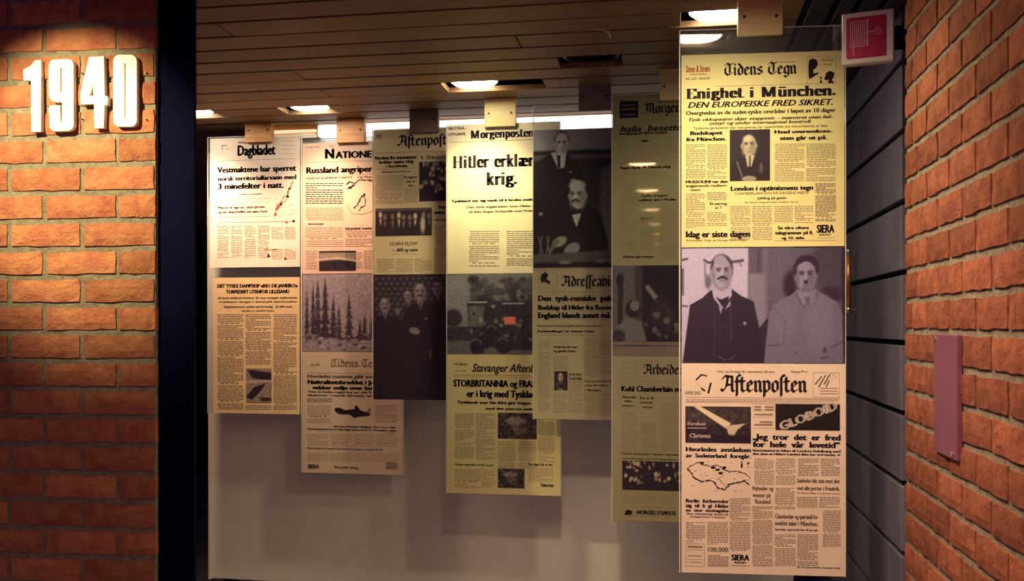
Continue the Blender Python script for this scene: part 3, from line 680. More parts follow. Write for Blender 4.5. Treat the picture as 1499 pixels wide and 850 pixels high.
def pic_forest(P, par):
    p = Pic(443.5, 401, 590, 514, 1.1, .56); p.grain(.02, 4)
    def fir(x, y0, y1, w, v):
        n = 9
        for i in range(n):
            t = (i+1)/n; y = y0+(y1-y0)*t; ww = w*(.18+.82*t)*(1 if i % 2 else .75)
            p.poly([(x-ww, y+2), (x, y-(y1-y0)/n*1.6), (x+ww, y+2)], v, 2.2)
    for x, y0, w in ((450, 430, 6), (459, 420, 7), (466, 414, 10), (477, 412, 11), (489, 438, 9), (497, 450, 8), (512, 434, 9.5), (528, 470, 6), (535, 462, 7), (545, 466, 6), (556, 440, 9), (570, 430, 10), (583, 455, 8)): fir(x, y0, 502, w, .12+.03*(x % 3))
    p.poly([(440, 500), (470, 495), (520, 500), (560, 494), (595, 498), (595, 520), (440, 520)], .50, 5)
    for i in range(60):
        x = p.r.uniform(445, 588); y = p.r.uniform(488, 512); p.ell(x, y, p.r.uniform(1.5, 5), p.r.uniform(1, 2.4), p.r.choice([.15, .42, .62]), 2)
    p.grain(.05, 2); p.grain(.03, 1); return p.build(P, par, -.0042)

def pic_crowd_cars(P, par):
    p = Pic(655, 401, 820, 518, 1.1, .46); X, Y = p.X, p.Y
    p.ell(672, 430, 30, 40, .55, 30); p.rect(650, 478, 830, 500, .16, 4); p.rect(650, 499, 830, 525, .36, 5)
    for i in range(60):
        x = p.r.uniform(692, 812); y = p.r.uniform(408, 442); p.ell(x, y, p.r.uniform(4, 9), p.r.uniform(3, 7), p.r.uniform(.10, .30), 4)
    p.ell(664, 465, 13, 13, .13, 4); p.rect(650, 480, 690, 497, .14, 3)
    p.poly([(684, 440), (790, 440), (820, 450), (825, 512), (735, 512), (690, 500)], .13, 3)
    p.line([(686, 442), (713, 442)], 2, .85, 1.0); p.line([(737, 444), (768, 444)], 2, .72, 1.0)
    p.poly([(687, 448), (710, 448), (708, 478), (688, 478)], .36, 3)
    for i in range(70):
        x = p.r.uniform(690, 818); y = p.r.uniform(448, 500); p.ell(x, y, p.r.uniform(1.4, 3.6), p.r.uniform(1.4, 4), p.r.choice([.05, .08, .34, .42, .55]), 1.8)
    for cx, cy in ((712, 498), (722, 488), (700, 508), (738, 506)):
        p.ell(cx, cy, 11, 12, .08, 3); p.line([(cx-8, cy-8), (cx-2, cy-12), (cx+6, cy-7)], 1.6, .40, 1.2)
    p.grain(.04, 2)
    a = np.clip(.5-np.maximum(np.maximum(739.5-X, X-755.5), np.maximum(463.5-Y, Y-474.5)), 0, 1)
    p.tint = (a, (.75, .18, .13)); return p.build(P, par, -.0042, hi=(.58, .60, .60))

def pic_salute(P, par):
    p = Pic(897, 388, 1087, 500, 1.1, .36)
    p.rect(930, 380, 941, 520, .22, 3); p.rect(941, 380, 1090, 520, .05, 3)
    p.line([(908, 472), (909, 425), (907, 408)], 8, .12, 3); p.ell(908, 409, 5.5, 9, .08, 2)
    p.ell(928, 452, 12, 13, .08, 3); p.ell(930, 447, 7, 8, .48, 2); p.line([(924, 456), (936, 457)], 3, .1, 1.5)
    p.poly([(900, 500), (902, 480), (918, 464), (940, 470), (948, 500)], .44, 4); p.ell(906, 492, 10, 10, .15, 4)
    for k in range(9):
        cx, cy = 962+k*15, 462+(k % 3)*8
        p.ell(cx, cy, 12, 14, .12, 3); p.ell(cx, cy-2, 5, 6, .38, 2); p.line([(cx-8, cy-6), (cx+8, cy-8)], 2.4, .05, 1)
    p.line([(949, 420), (964, 440)], 7, .56, 2); p.line([(964, 440), (985, 460)], 10, .14, 3); p.line([(1020, 420), (1034, 440)], 7, .5, 2)
    for i in range(40): p.ell(p.r.uniform(945, 1080), p.r.uniform(470, 498), 3, 3, p.r.choice([.05, .3, .4]), 2)
    p.grain(.03, 2); return p.build(P, par, -.0042, hi=(.62, .60, .58))

def small_pic(P, par, x0, y0, x1, y1, kind, yoff=-.0040):
    p = Pic(x0, y0, x1, y1, .8, .08); w, h = x1-x0, y1-y0; cx, cy = (x0+x1)/2, (y0+y1)/2; r = p.r; nm = 'printed_picture'
    if kind == 'bust':
        p.ell(cx, y0+h*.95, w*.5, h*.5, .05, 2); head(p, cx-w*.02, y0+h*.30, w*.19, h*.23, .72, .2, .08, bald=True)
        p.poly([(cx-w*.12, y0+h*.5), (cx+w*.12, y0+h*.5), (cx+w*.04, y0+h*.72), (cx-w*.06, y0+h*.72)], .72, 1.5); p.line([(cx, y0+h*.52), (cx, y0+h*.72)], 2, .08, 1)
        p.line([(cx-w*.32, y0+h*.62), (cx-w*.2, y0+h*.9)], 2, .4, 1.5); p.ell(cx+w*.28, y0+h*.75, w*.05, h*.1, .25, 2); p.ell(cx-w*.02, y0+h*.96, w*.18, h*.06, .55, 2)
    elif kind == 'crowd':
        for i in range(int(w*h/45)): p.ell(r.uniform(x0, x1), r.uniform(y0, y0+h*.75), r.uniform(1.2, 3.2), r.uniform(1.5, 4), r.choice([.05, .1, .5, .75]), 1.5)
    elif kind == 'men':
        for k in range(9):
            x = x0+w*(.07+.11*k)+r.uniform(-2, 2); y = y0+h*r.uniform(.22, .36); b = .8 if k % 3 == 0 else .42
            p.ell(x, y, w*.033, h*.11, b, 1.8); p.poly([(x-w*.025, y+h*.15), (x+w*.025, y+h*.15), (x+r.uniform(-1, 1), y+h*r.uniform(.3, .5))], b*.95, 1.4)
        p.ell(x0+w*.84, y0+h*.6, w*.04, h*.3, .75, 2.5)
        p.rect(x0, y0, x1, y0+h*.1, .3, 3)
    elif kind == 'beam':
        p.rect(x0, y0, x1, y0+h*.5, .16, 8); p.grain(.05, 4)
        p.poly([(x0+12, y0), (x0+22, y0), (x0+w*.70, y0+h*.46), (x0+w*.62, y0+h*.60)], .95, 1.2)
        p.poly([(x0+w*.62, y0+h*.52), (x0+w*.92, y0+h*.46), (x0+w*.80, y0+h*.62), (x0+w*.74, y0+h*.80), (x0+w*.66, y0+h*.76)], .82, 1.4)
        p.rect(x0+w*.4, y0+h*.78, x1, y1, .03, 4)
    elif kind == 'ships':
        p.rect(x0, y0, x1, y1, .5, 1); p.poly([(x0+2, y0+2), (x1, y0+6), (x1, y0+18), (x0+8, y0+14)], .05, 3); p.poly([(x0, y1-8), (x0+12, y0+h*.55), (x1-8, y0+h*.42), (x1-14, y0+h*.62), (x0+8, y1-4)], .04, 2)
        p.line([(x0, y0+h*.4), (x1, y0+h*.36)], 3, .72, 2); p.ell(x1-8, y1-5, 9, 3, .12, 2); p.grain(.05, 2)
    elif kind == 'battle':
        p.rect(x0, y0, x1, y0+h*.45, .55, 3); p.rect(x0, y0, x1, y0+h*.1, .1, 2); p.rect(x0, y0+h*.5, x1, y1, .07, 3); p.line([(x0, y0+h*.45), (x0+w*.5, y0+h*.35), (x1, y0+h*.5)], 3, .8, 2); p.grain(.04, 2)
    elif kind == 'smudge':
        p.v[:] = .14; p.ell(x0+w*.45, y0+h*.3, w*.25, h*.16, .5, 3); p.ell(x0+w*.55, y0+h*.65, w*.2, h*.2, .3, 3); p.grain(.10, 3)
    elif kind == 'dark': p.v[:] = .05
    return p.build(P, par, yoff, nm, hi=(.85, .70, .52))
# ------------------------------------------------------------------ the seven hanging panels
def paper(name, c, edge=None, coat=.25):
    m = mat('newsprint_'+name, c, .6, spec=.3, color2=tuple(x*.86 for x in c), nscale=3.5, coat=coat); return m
PAPERS = {
 'p1a': paper('pale', (.86, .72, .60)), 'p1b': paper('buff', (.80, .60, .33)), 'p2a': paper('pinkish', (.80, .56, .42)), 'p2b': paper('tan', (.62, .50, .38)),
 'p3a': paper('olive_buff', (.66, .56, .33)), 'p4a': paper('light_yellow', (.86, .78, .50)), 'p4b': paper('yellow_olive', (.66, .57, .29)),
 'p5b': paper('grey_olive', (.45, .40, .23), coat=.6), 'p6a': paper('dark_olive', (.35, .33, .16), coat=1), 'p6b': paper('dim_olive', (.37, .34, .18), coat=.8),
 'p7a': paper('golden', (.84, .72, .34)), 'p7b': paper('salmon_tan', (.86, .70, .57))}
def panel(label, px, depth, t, x0, x1, ytop, ybot, hx0, hx1, hy, hmat, hooks=True):
    P = Plane(px, depth, t)
    r = thing('newspaper_panel', label, 'display panel', P.org, t, 'hanging newspaper panels')
    a, zt = P.at(x0, ytop)[0], P.at((x0+x1)/2, ytop)[1]; b = P.at(x1, HOR)[0]; zb_ = P.at((x0+x1)/2, ybot)[1]
    box('acrylic_sheet', a+.001, b-.001, -.002, .002, zb_+.001, zt-.001, M['sheet'], r)
    for nm, q in (('side_edge', (a-.0015, a+.001, zb_, zt)), ('side_edge', (b-.001, b+.0010, zb_, zt)), ('top_edge', (a, b, zt-.001, zt+.0008))):
        box(nm, q[0], q[1], -.0025, .0025, q[2], q[3], M['sheet_edge'], r)
    # hanger: front block, back block, two screws
    h0, h1 = P.at(hx0, HOR)[0], P.at(hx1, HOR)[0]; hz = P.at((hx0+hx1)/2, hy)[1]
    box('hanger_block', h0, h1, -.020, -.0055, hz, CEIL-.001, M[hmat], r, .001)
    box('rear_hanger_block', h0+.002, h1-.002, .0025, .016, hz+.012, CEIL-.001, M[hmat], r, .001)
    w = h1-h0
    for f in (.14, .86):
        bb = bmesh.new(); cyl_bm(bb, (h0+w*f, -.021, hz+w*.42), (0, 1, 0), .0045, .003, 12); bm_obj('screw', bb, M['screw'], r)
    return P, r
def page(P, r, key, x0, x1, y0, y1, label, z_shift=0):
    a, b = P.at(x0, HOR)[0], P.at(x1, HOR)[0]; zt, zb_ = P.at((x0+x1)/2, y0)[1], P.at((x0+x1)/2, y1)[1]
    o = box('newspaper_page', a, b, -.0036, -.0022, zb_, zt, PAPERS[key], r); o['label'] = label
    return o, Ink(P)
def photo_label(o, label): o['label'] = label
T7 = YAW-math.radians(6.0)
# ---- nearest panel
P, r = panel('nearest and tallest newspaper panel, golden page above a photograph of two men', 1117, 2.6, T7, 995, 1237.5, 41, 841, 1079, 1144, 54, 'cream')
o, k = page(P, r, 'p7a', 997.5, 1235.5, 78, 361, 'golden newspaper front page with a small portrait')
k.text('b', 'Steen & Strøm', 1004, 96, 1039, 106, 2); k.text('c', 'MAGASIN', 1010, 108, 1034, 110.5, 2); k.text('b', 'Nr. 227  GRATIS', 1004, 114, 1039, 117, 1)
k.text('F', 'Tidens Tegn', 1059, 92, 1166, 110); k.rule(1045, 125, 1190, 124, .5); k.text('c', 'Oslo, fredag 30. september 1938', 1140, 90, 1162, 92, 1)
k.poly([P.at(a, b) for a, b in ((1183, 96), (1184, 88), (1190, 86), (1195, 88), (1197, 95), (1193, 101), (1190, 103), (1191, 108), (1198, 106), (1197, 109), (1190, 113), (1184, 117), (1183, 108))])
k.poly([P.at(a, b) for a, b in ((1206, 116), (1209, 107), (1215, 104), (1221, 107), (1220, 114), (1217, 117), (1221, 122), (1211, 122), (1213, 117), (1208, 118))])
k.poly([P.at(a, b) for a, b in ((1199, 112), (1202, 113), (1203, 122), (1199, 122), (1201, 117))])
k.text('c', 'MØRKE', 1202, 87, 1220, 90, 1); k.text('c', 'øl er godt', 1205, 93, 1217, 96, 1); k.frame(1181, 84, 1223, 123, .4)
k.text('D', 'Enighet i München.', 1004, 128, 1222, 142.5); k.text('i', 'DEN EUROPEISKE FRED SIKRET.', 1006, 147.5, 1218, 156)
k.text('b', 'Overgivelse av de sudet-tyske områder i løpet av 10 dager', 1003, 160.5, 1222, 166.5)
k.text('i', 'Tysk okkupasjon skjer etappevis. - mønstret uten feil-', 1007, 171, 1218, 175.5); k.text('i', 'utstyr og under internasjonal kontroll.', 1038, 177, 1187, 181.5)
k.text('c', 'Tyskerne garanterer den nye grense når spørsmålet om minoritetene er løst.', 1014, 184, 1211, 188)
k.text('B', 'Budskapet', 1010, 192, 1058, 197.5); k.text('B', 'fra München.', 1004, 201, 1063, 206.5); k.text('B', 'Hvad overenskom-', 1133, 190, 1218, 195); k.text('B', 'sten går ut på.', 1141, 199, 1211, 204.5)
k.column(1004, 211, 1064, 263, 2.5, .4, 1, 2); k.column(1134, 210, 1223, 266, 2.5, .4, 1, 2)
k.text('B', 'MUSSOLINI var den', 1003.5, 264, 1065, 268); k.text('b', 'avgjørende mellem-', 1004, 270, 1065, 273.5); k.text('b', 'mann', 1011, 276, 1025, 279.5)
k.text('I', 'London i optimismens tegn', 1069, 272, 1190, 278.5); k.text('B', 'London i optimismens tegn', 1069, 272, 1190, 278.5); k.text('c', 'CHAMBERLAIN SYN PÅ DAGENS MØTE', 1075, 281, 1183, 284.5); k.text('b', 'Jubling på gaten', 1108, 288, 1151, 291.5); k.text('c', 'En times lang samtale mellem de to.', 1090, 294.5, 1169, 297)
k.column(1004, 283, 1032, 333, 2.5, .4); k.column(1035, 281, 1064, 293, 2.5, .45); k.text('b', 'Et særtog', 1039, 296, 1064, 300); k.text('b', 'kl. 7', 1047, 302.5, 1056, 306); k.column(1035, 310, 1064, 332, 2.5, .4)
k.column(1069, 301, 1130, 352, 2.5, .4, 1, 2); k.column(1133, 301, 1190, 326, 2.5, .4, 1, 2); k.column(1193, 268, 1223, 325, 2.1, .62)
k.text('B', 'Idag er siste dagen', 1003.5, 338, 1098, 347); k.text('c', 'Kunstsalen. Kjøp en Norges beste maleri', 1005, 350, 1094, 353)
k.text('B', 'Se våre oftere', 1138, 331, 1184, 335.5); k.text('B', 'telegrammer på 8.', 1134, 338, 1190, 343); k.text('B', 'og 10. side.', 1143, 346, 1178, 350)
k.text('B', 'SIERA', 1195, 329, 1221, 340.5); k.text('b', 'RADIO', 1199, 342, 1216, 345); k.rule(1195, 348, 1222, 348); k.rule(1133, 352, 1223, 351)
k.build(o, -.0040); small_pic(P, o, 1068, 190, 1127, 265, 'bust')
q = pic_two_men(P, r); q.name = 'photograph'; q['label'] = 'photograph of a man in a dark suit beside a man in a pale coat'
o, k = page(P, r, 'p7b', 997.5, 1237, 532, 840, 'salmon-tan newspaper front page with a map')
k.text('b', 'Oslo og Fredag 30. september 28 øre', 1049, 542, 1133, 545, 1); k.text('b', 'Årgang 79 nr.', 1157, 542, 1183, 545, 1)
k.text('F', 'Aftenposten'.replace('st', 'ſt'), 1053, 549, 1181, 574)
for p0, p1 in (((1018, 556), (1026, 548)), ((1026, 548), (1034, 550)), ((1034, 550), (1040, 562)), ((1020, 560), (1024, 566))):
    d = 1.2; k.poly([P.at(p0[0], p0[1]-d), P.at(p1[0], p1[1]-d), P.at(p1[0]+d, p1[1]+d), P.at(p0[0]+d, p0[1]+d)][::-1])
k.poly([P.at(a, b) for a, b in ((1026, 566), (1033, 571), (1031, 573), (1026, 569))]); k.poly([P.at(a, b) for a, b in ((1039, 560), (1042, 559), (1038, 576), (1035, 575))])
k.text('b', 'HVER DAG', 1003, 572, 1026, 577, 1)
k.rule(1003, 582, 1229, 581, .6); k.rule(1003, 589, 1229, 588, .5)
k.column(1004, 583.5, 1228, 588, 2.2, .4)
k.frame(1190, 545, 1228, 581, .5)
for a, b in (((1192, 562), (1202, 550)), ((1197, 566), (1208, 548)), ((1205, 562), (1214, 547)), ((1212, 550), (1222, 556)), ((1216, 546), (1225, 553)), ((1208, 566), (1213, 556))):
    k.poly([P.at(a[0], a[1]), P.at(a[0]+1.6, a[1]+.6), P.at(b[0]+1.2, b[1]+.6), P.at(b[0], b[1])])
for y in (568, 572, 576): k.rule(1200, y, 1226, y, 1.1)
k.quadpx(1134.5, 591, 1229, 629.5, 0)
k.frame(1102, 591, 1133, 600, .4)
for y in (594, 598, 605, 616, 620): k.quadpx(1104 if y != 616 else 1112, y, 1114 if y < 600 else 1131, y+2.6, 1)
for y in (594, 598): k.quadpx(1119, y, 1132, y+2.6, 1)
k.rule(1102, 610, 1132, 610, .5); k.rule(1102, 626, 1132, 626, .5)
k.text('B', '„Jeg  tror  det  er  fred', 1101, 635, 1230, 643.5); k.text('B', 'for  hele  vår  levetid”', 1101, 646, 1229, 654.5)
k.text('B', 'Statsministeren hilses til Londons befolkning med', 1101, 657.5, 1230, 661); k.text('B', 'den siste av Hitlers London ikke har ord meste, vi', 1101, 662.5, 1229, 666)
k.text('B', 'Hvorledes  avståelsen', 1003.5, 654, 1099, 660.5); k.text('B', 'av  Sudeterland  foregår.', 1003.5, 663.5, 1099, 669.5)
k.column(1104, 670, 1164, 710, 2.4, .45, 1, 2); k.column(1168, 670, 1198, 697, 2.4, .5); k.column(1201, 670, 1229, 697, 2.4, .5)
k.text('B', 'Saaledes ble satt mot slet', 1166, 700, 1229, 706, 1); k.text('B', 'ved alle porter i Frankrik.', 1166, 711, 1229, 717, 1); k.text('b', 'De fleste skilte vi sammen videre', 1166, 720, 1229, 722.5, 2)
k.text('B', 'Nyheder og', 1101, 711, 1132, 717, 1); k.text('B', 'venter på', 1101, 721, 1128, 727, 1); k.text('B', 'Russland', 1105, 730, 1128, 736.5, 1)
k.column(1134, 713, 1163, 746, 2.4, .5); k.column(1166, 726, 1229, 742, 2.4, .5, 1, 2); k.column(1204, 746, 1230, 800, 2.4, .5)
k.text('B', 'Chamberlain og spørsmål for', 1134, 752, 1197, 758.5, 1); k.text('B', 'meklet taler i München.', 1134, 762, 1197, 768.5, 1); k.text('b', 'Samtlige spørsmål ble til en sak', 1134, 773, 1197, 776)
k.column(1134, 781, 1197, 828, 2.4, .5, 1, 2); k.column(1068, 728, 1098, 806, 2.4, .5); k.column(1101, 740, 1131, 828, 2.4, .5)
k.text('B', 'Berlin  forbereder', 1003.5, 730, 1067, 735); k.text('B', 'sig  til  å  gi  Hitler', 1003.5, 737, 1067, 742); k.text('B', 'en  stor  mottagelse', 1003.5, 744, 1067, 748.5); k.text('b', 'Stor utsmykning ventes på', 1005, 750, 1066, 753); k.text('b', 'stasjonen i byen.', 1009, 754.5, 1063, 757)
k.column(1004, 763, 1032, 792, 2.4, .5); k.column(1035, 763, 1066, 797, 2.4, .5); k.frame(1004, 795, 1031, 828, .6); k.quadpx(1007, 798, 1028, 801, 1); k.rule(1005, 804, 1030, 804); k.rule(1005, 818, 1030, 818); k.rule(1009, 822, 1028, 822, 1); k.quadpx(1007, 812, 1027, 813.5, 1)
k.text('b', '100.000', 1036, 800, 1066, 807, 1); k.column(1036, 811, 1066, 828, 2.2, .6); k.text('B', 'SIERA', 1070, 811, 1097, 819.5); k.text('B', 'RADIO', 1075, 821, 1092, 824); k.rule(1070, 827, 1097, 827, 1)
k.text('b', 'Mer om reisen til Berlin i aftenutgaven idag', 1166, 828.5, 1229, 831)
# map
mp = random.Random(5)
def scrawl(k, P, pts, w, jit, m=0):
    prev = None
    for i in range(len(pts)-1):
        for s in range(6):
            f = s/6; x = pts[i][0]+(pts[i+1][0]-pts[i][0])*f+mp.uniform(-jit, jit); y = pts[i][1]+(pts[i+1][1]-pts[i][1])*f+mp.uniform(-jit, jit)
            if prev: 
                a, b = P.at(*prev), P.at(x, y); dx, dz = b[0]-a[0], b[1]-a[1]; L = math.hypot(dx, dz) or 1; ww = w*P.mpp(x)[0]*mp.uniform(.5, 1.5)/2
                nx, nz = -dz/L*ww, dx/L*ww; k.poly([(a[0]+nx, a[1]+nz), (b[0]+nx, b[1]+nz), (b[0]-nx, b[1]-nz), (a[0]-nx, a[1]-nz)], m)
            prev = (x, y)
scrawl(k, P, [(1006, 686), (1012, 692), (1018, 700), (1027, 705), (1036, 702), (1046, 705), (1050, 713), (1060, 716), (1068, 708), (1078, 706), (1088, 703), (1099, 710)], 1.8, .9)
scrawl(k, P, [(1006, 686), (1014, 680), (1022, 676), (1030, 680), (1040, 682), (1050, 680), (1058, 686), (1068, 690), (1080, 689), (1092, 694), (1099, 700)], 1.2, .9)
for a in ((1028, 677), (1044, 684), (1050, 687), (1054, 692), (1060, 684)): k.poly([P.at(a[0]+3.6*math.cos(t)*mp.uniform(.6, 1.3), a[1]+2.4*math.sin(t)*mp.uniform(.6, 1.3)) for t in np.linspace(0, 6.0, 9)])
scrawl(k, P, [(1060, 694), (1052, 700), (1062, 712), (1072, 712)], .9, .8, 1)
for i in range(40): x, y = mp.uniform(1004, 1096), mp.uniform(674, 720); k.quadpx(x, y, x+mp.uniform(1.5, 5), y+.8, 1)
k.text('B', 'i', 1084, 674, 1087, 684); k.text('B', 'a', 1093, 675, 1097, 679)
k.build(o, -.0040)
ad = Ink(P); ad.text('B', 'GLOBOID', 1137, 602, 1228, 614.5, 3, math.radians(22)); 
ad.text('b', 'Chrisma', 1009, 634, 1040, 640, 3); ad.text('i', 'Verdens', 1006, 617, 1033, 622, 3); ad.rule(1006, 626, 1034, 626, .8, 3)
ad.build(o, -.0046, 'reversed_lettering'); small_pic(P, o, 1003, 594.5, 1099, 648, 'beam', -.0042)

# ---- panel 1, farthest left
P, r = panel('leftmost newspaper panel, very bright pale page above a buff page', 374, 4.2, 0, 304.5, 441, 199, 606, 361.5, 400, 209, 'orangewood')
o, k = page(P, r, 'p1a', 308, 439.5, 201, 391, 'bright pale newspaper front page with a small coast map')
k.text('b', 'Middags', 349, 207, 362, 210, 1); k.text('B', 'Dagbladet', 348, 212, 404, 227, 0)
k.rule(325, 213, 333, 213, 1.6); k.rule(326, 213, 326, 220, 1.2); k.rule(331, 218, 337, 218, .8)
for y in (207, 213, 219, 225): k.rule(413, y, 432, y, .5)
k.rule(320, 234, 432, 234, .5)
k.text('B', 'Vestmaktene har sperret', 318, 243, 434, 251.5); k.text('B', 'norsk territorialfarvann med', 319, 257, 434, 263.5); k.text('B', '3 minefelter i natt.', 319, 267.5, 416, 276)
k.text('b', 'Krenking av norsk nøytralitet', 350, 283, 385, 285, 1); k.text('b', 'Minene er lagt ut i skjærgården', 319, 301.5, 388, 305); k.text('b', 'og vår skipstrafikk må søke havn', 319, 308, 392, 311.5)
k.rule(319, 291, 396, 290, .5); k.rule(319, 296, 396, 296, .4); k.rule(319, 317, 396, 316, .5); k.rule(319, 325, 434, 324, .6)
scrawl(k, P, [(430, 265), (426, 272), (423, 282), (414, 292), (408, 299), (404, 307), (402, 318)], 1.1, 1.6, 2); scrawl(k, P, [(424, 275), (420, 290), (411, 303)], .8, 2, 0)
for a in ((408, 302), (411, 299), (406, 305), (424, 276), (422, 288), (404, 314), (420, 326), (430, 324)): k.poly([P.at(a[0]+2.6*math.cos(t)*mp.uniform(.5, 1.3), a[1]+2.2*math.sin(t)*mp.uniform(.5, 1.3)) for t in np.linspace(0, 6.0, 8)], mp.choice((0, 2)))
for i in range(26): x, y = mp.uniform(404, 432), mp.uniform(290, 330); k.quadpx(x, y, x+mp.uniform(1, 3), y+.7, 2)
k.column(319, 330, 395, 377, 2.6, .3, 2, 4, 3); k.column(398, 332, 434, 350, 2.6, .3, 2, 2); k.column(398, 364, 434, 380, 2.6, .3, 2, 2)
k.poly([P.at(a, b) for a, b in ((391, 376), (393, 371), (397, 376))]); k.poly([P.at(a, b) for a, b in ((416, 380), (418, 376), (421, 380))]); k.text('c', 'FOR DAMER', 388, 364, 406, 366.5, 1)
k.build(o, -.0040)
o, k = page(P, r, 'p1b', 313, 439, 406, 605, 'buff newspaper page with a photograph of ships')
k.text('B', 'DET TYSKE DAMPSKIP «RIO DE JANEIRO»', 318, 415.5, 436, 420.5); k.text('B', 'TORPEDERT UTENFOR LILLESAND', 331, 424, 424, 429)
k.text('i', 'Et dusin ombord druknet. En stor mengde uniformerte', 319, 434, 435, 437, 1); k.text('i', 'soldater bragt i land på Sørlandet.', 320, 440, 435, 442.5, 1)
k.text('b', 'Engelskmennene meldte natt til fredag.   Et 500 tonns', 328, 447, 428, 450, 1); k.text('b', 'og det er ventet mere.', 354, 453, 402, 455.5, 1)
k.column(319, 459, 357, 600, 2.5, .4, 1); k.column(360, 459, 397, 534, 2.5, .4, 1); k.column(401, 459, 435, 600, 2.5, .4, 1); k.column(360, 592, 397, 600, 2.5, .4, 1)
k.build(o, -.0040); small_pic(P, o, 361, 539, 398, 589, 'ships')

# ---- panel 2
P, r = panel('second panel from left, orange-lit page over a winter forest photograph', 516, 4.12, 0, 442, 591, 195, 694, 495, 535.5, 209.5, 'orangewood')
o, k = page(P, r, 'p2a', 443, 590, 208, 400, 'pinkish newspaper front page partly hidden by the next panel')
k.text('b', 'Nr. 280 - 21. årg.', 449, 214, 468, 216.5, 1); k.text('c', 'Oslo', 481, 213, 490, 215, 1)
k.text('B', 'N', 476, 218, 490, 232); k.text('B', 'ATIONEN', 491, 221, 556, 231)
k.rule(448, 236, 585, 235, .5); k.text('B', 'Russland angriper Finland', 448, 243, 588, 252); k.rule(448, 256, 588, 255, .6); k.text('b', 'HARDE KAMPER I NATT.   Og Finnene holder stand', 448, 258, 588, 261); k.rule(448, 263, 588, 262.5, .5)
k.column(448, 267, 503, 300, 3.2, .45, 0); k.column(448, 303, 503, 324, 2.8, .4); k.column(448, 332, 503, 362, 2.6, .32); k.column(506, 332, 545, 362, 2.6, .4); k.column(506, 366, 585, 394, 2.6, .35, 1, 3); k.column(550, 267, 585, 362, 2.6, .35); k.column(448, 366, 465, 394, 2.6, .3)
k.text('b', 'Beretninger', 452, 326, 475, 329, 1); k.text('b', 'Nordisk møte', 506, 333, 545, 336)
scrawl(k, P, [(508, 270), (512, 266), (520, 268), (526, 264), (540, 263), (548, 268)], 1.8, 1.2); scrawl(k, P, [(510, 276), (516, 274), (522, 268)], 3, 1.4); scrawl(k, P, [(520, 305), (526, 296), (528, 290), (535, 284), (534, 300), (524, 310)], 1.6, 1.4); scrawl(k, P, [(508, 300), (515, 312), (530, 314), (545, 310), (548, 290), (547, 268)], .8, .6, 1)
k.build(o, -.0040); small_pic(P, o, 467.5, 367, 521.5, 396.5, 'battle')
q = pic_forest(P, r); q['label'] = 'photograph of snowy fir forest'
o, k = page(P, r, 'p2b', 443, 590, 514, 693, 'tan newspaper page with an aeroplane picture')
k.text('F', 'Tidens Tegn', 484, 525, 560, 537, 1); k.rule(449, 546, 585, 545, .5); k.text('c', 'Nr. 203', 456, 532, 468, 535, 1)
k.text('i', 'Hvorledes russerne gikk over til angrep', 449, 548, 585, 553, 1); k.text('B', 'Nøitralitetsbruddet i Jøssingfjord', 450, 556, 588, 562); k.text('B', 'vekker uvilje over hele verden', 457, 564.5, 582, 570); k.text('b', 'Den britiske regjering tar det fulle ansvar for', 451, 572, 585, 575); k.text('b', 'aksjonen i norsk farvann natt til lørdag.', 450, 577, 584, 580)
k.column(450, 582, 487, 588, 2.2, .5); k.poly([P.at(a, b) for a, b in ((490, 597), (497, 596), (506, 600), (520, 598), (519, 594), (523, 593), (528, 600), (542, 605), (541, 608), (528, 609), (519, 611), (512, 606), (498, 606), (491, 602))]); k.poly([P.at(a, b) for a, b in ((536, 603), (541, 596), (543, 597), (542, 606))], 1)
k.text('B', 'Storpolitiske følger for oss alle', 488, 623, 580, 625.5, 1); k.text('B', 'Utenriksministeren vil idag legge saken frem for Stortinget i møte', 449, 627, 581, 629.5, 1); k.text('b', 'kl. 10', 568, 631, 576, 633.5, 1)
k.column(450, 592, 485, 618, 2.6, .25); k.column(550, 592, 583, 618, 2.6, .25); k.column(450, 634, 583, 652, 2.6, .2, 1, 4); k.text('b', 'Nye engelske tropper skal ventes til byen i morgen kveld', 450, 655, 560, 657.5, 1); k.column(450, 662, 583, 676, 2.6, .2, 1, 4)
k.text('B', 'SIERA', 451, 679, 468, 685, 1); k.quadpx(565, 676, 582, 686, 1); k.text('b', 'Bestill idag', 490, 682, 525, 685, 1)
k.build(o, -.0040)

# ---- panel 3
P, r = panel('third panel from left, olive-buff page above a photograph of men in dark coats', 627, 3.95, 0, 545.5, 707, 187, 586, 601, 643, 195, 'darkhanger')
o, k = page(P, r, 'p3a', 547, 706, 188, 401, 'olive-buff newspaper front page with two crowd pictures')
k.frame(550.5, 195, 560, 204, .6); k.quadpx(552, 197, 558, 202, 1); k.text('F', 'Aftenpoſten', 581, 197, 672, 213)
k.rule(550, 222, 700, 220, .6); k.rule(550, 199, 575, 199, .3)
k.text('B', 'Nordens fire statsminister', 549, 228, 611, 233); k.text('B', 'holder møte idag', 555, 234.5, 606, 239); k.text('B', 'i Stockholm', 565, 241, 597, 245); k.rule(550, 247, 612, 246.5, .5); k.text('b', 'Tilslutning fra hele Norden', 558, 250, 602, 252.5, 1)
k.column(550, 256, 590, 298, 2.6, .3); k.text('b', 'Kongens', 592, 257, 611, 261); k.text('b', 'tale til', 595, 264, 608, 267); k.text('b', 'folket', 598, 270, 606, 273); k.column(592, 276, 612, 298, 2.6, .3)
k.text('c', 'I Stockholm', 617, 227, 690, 232); k.text('B', 'Stor', 642, 301, 654, 305); k.text('B', 'møtet', 636, 308, 652, 313); k.text('b', 'i Sverige', 634, 320, 655, 323, 1)
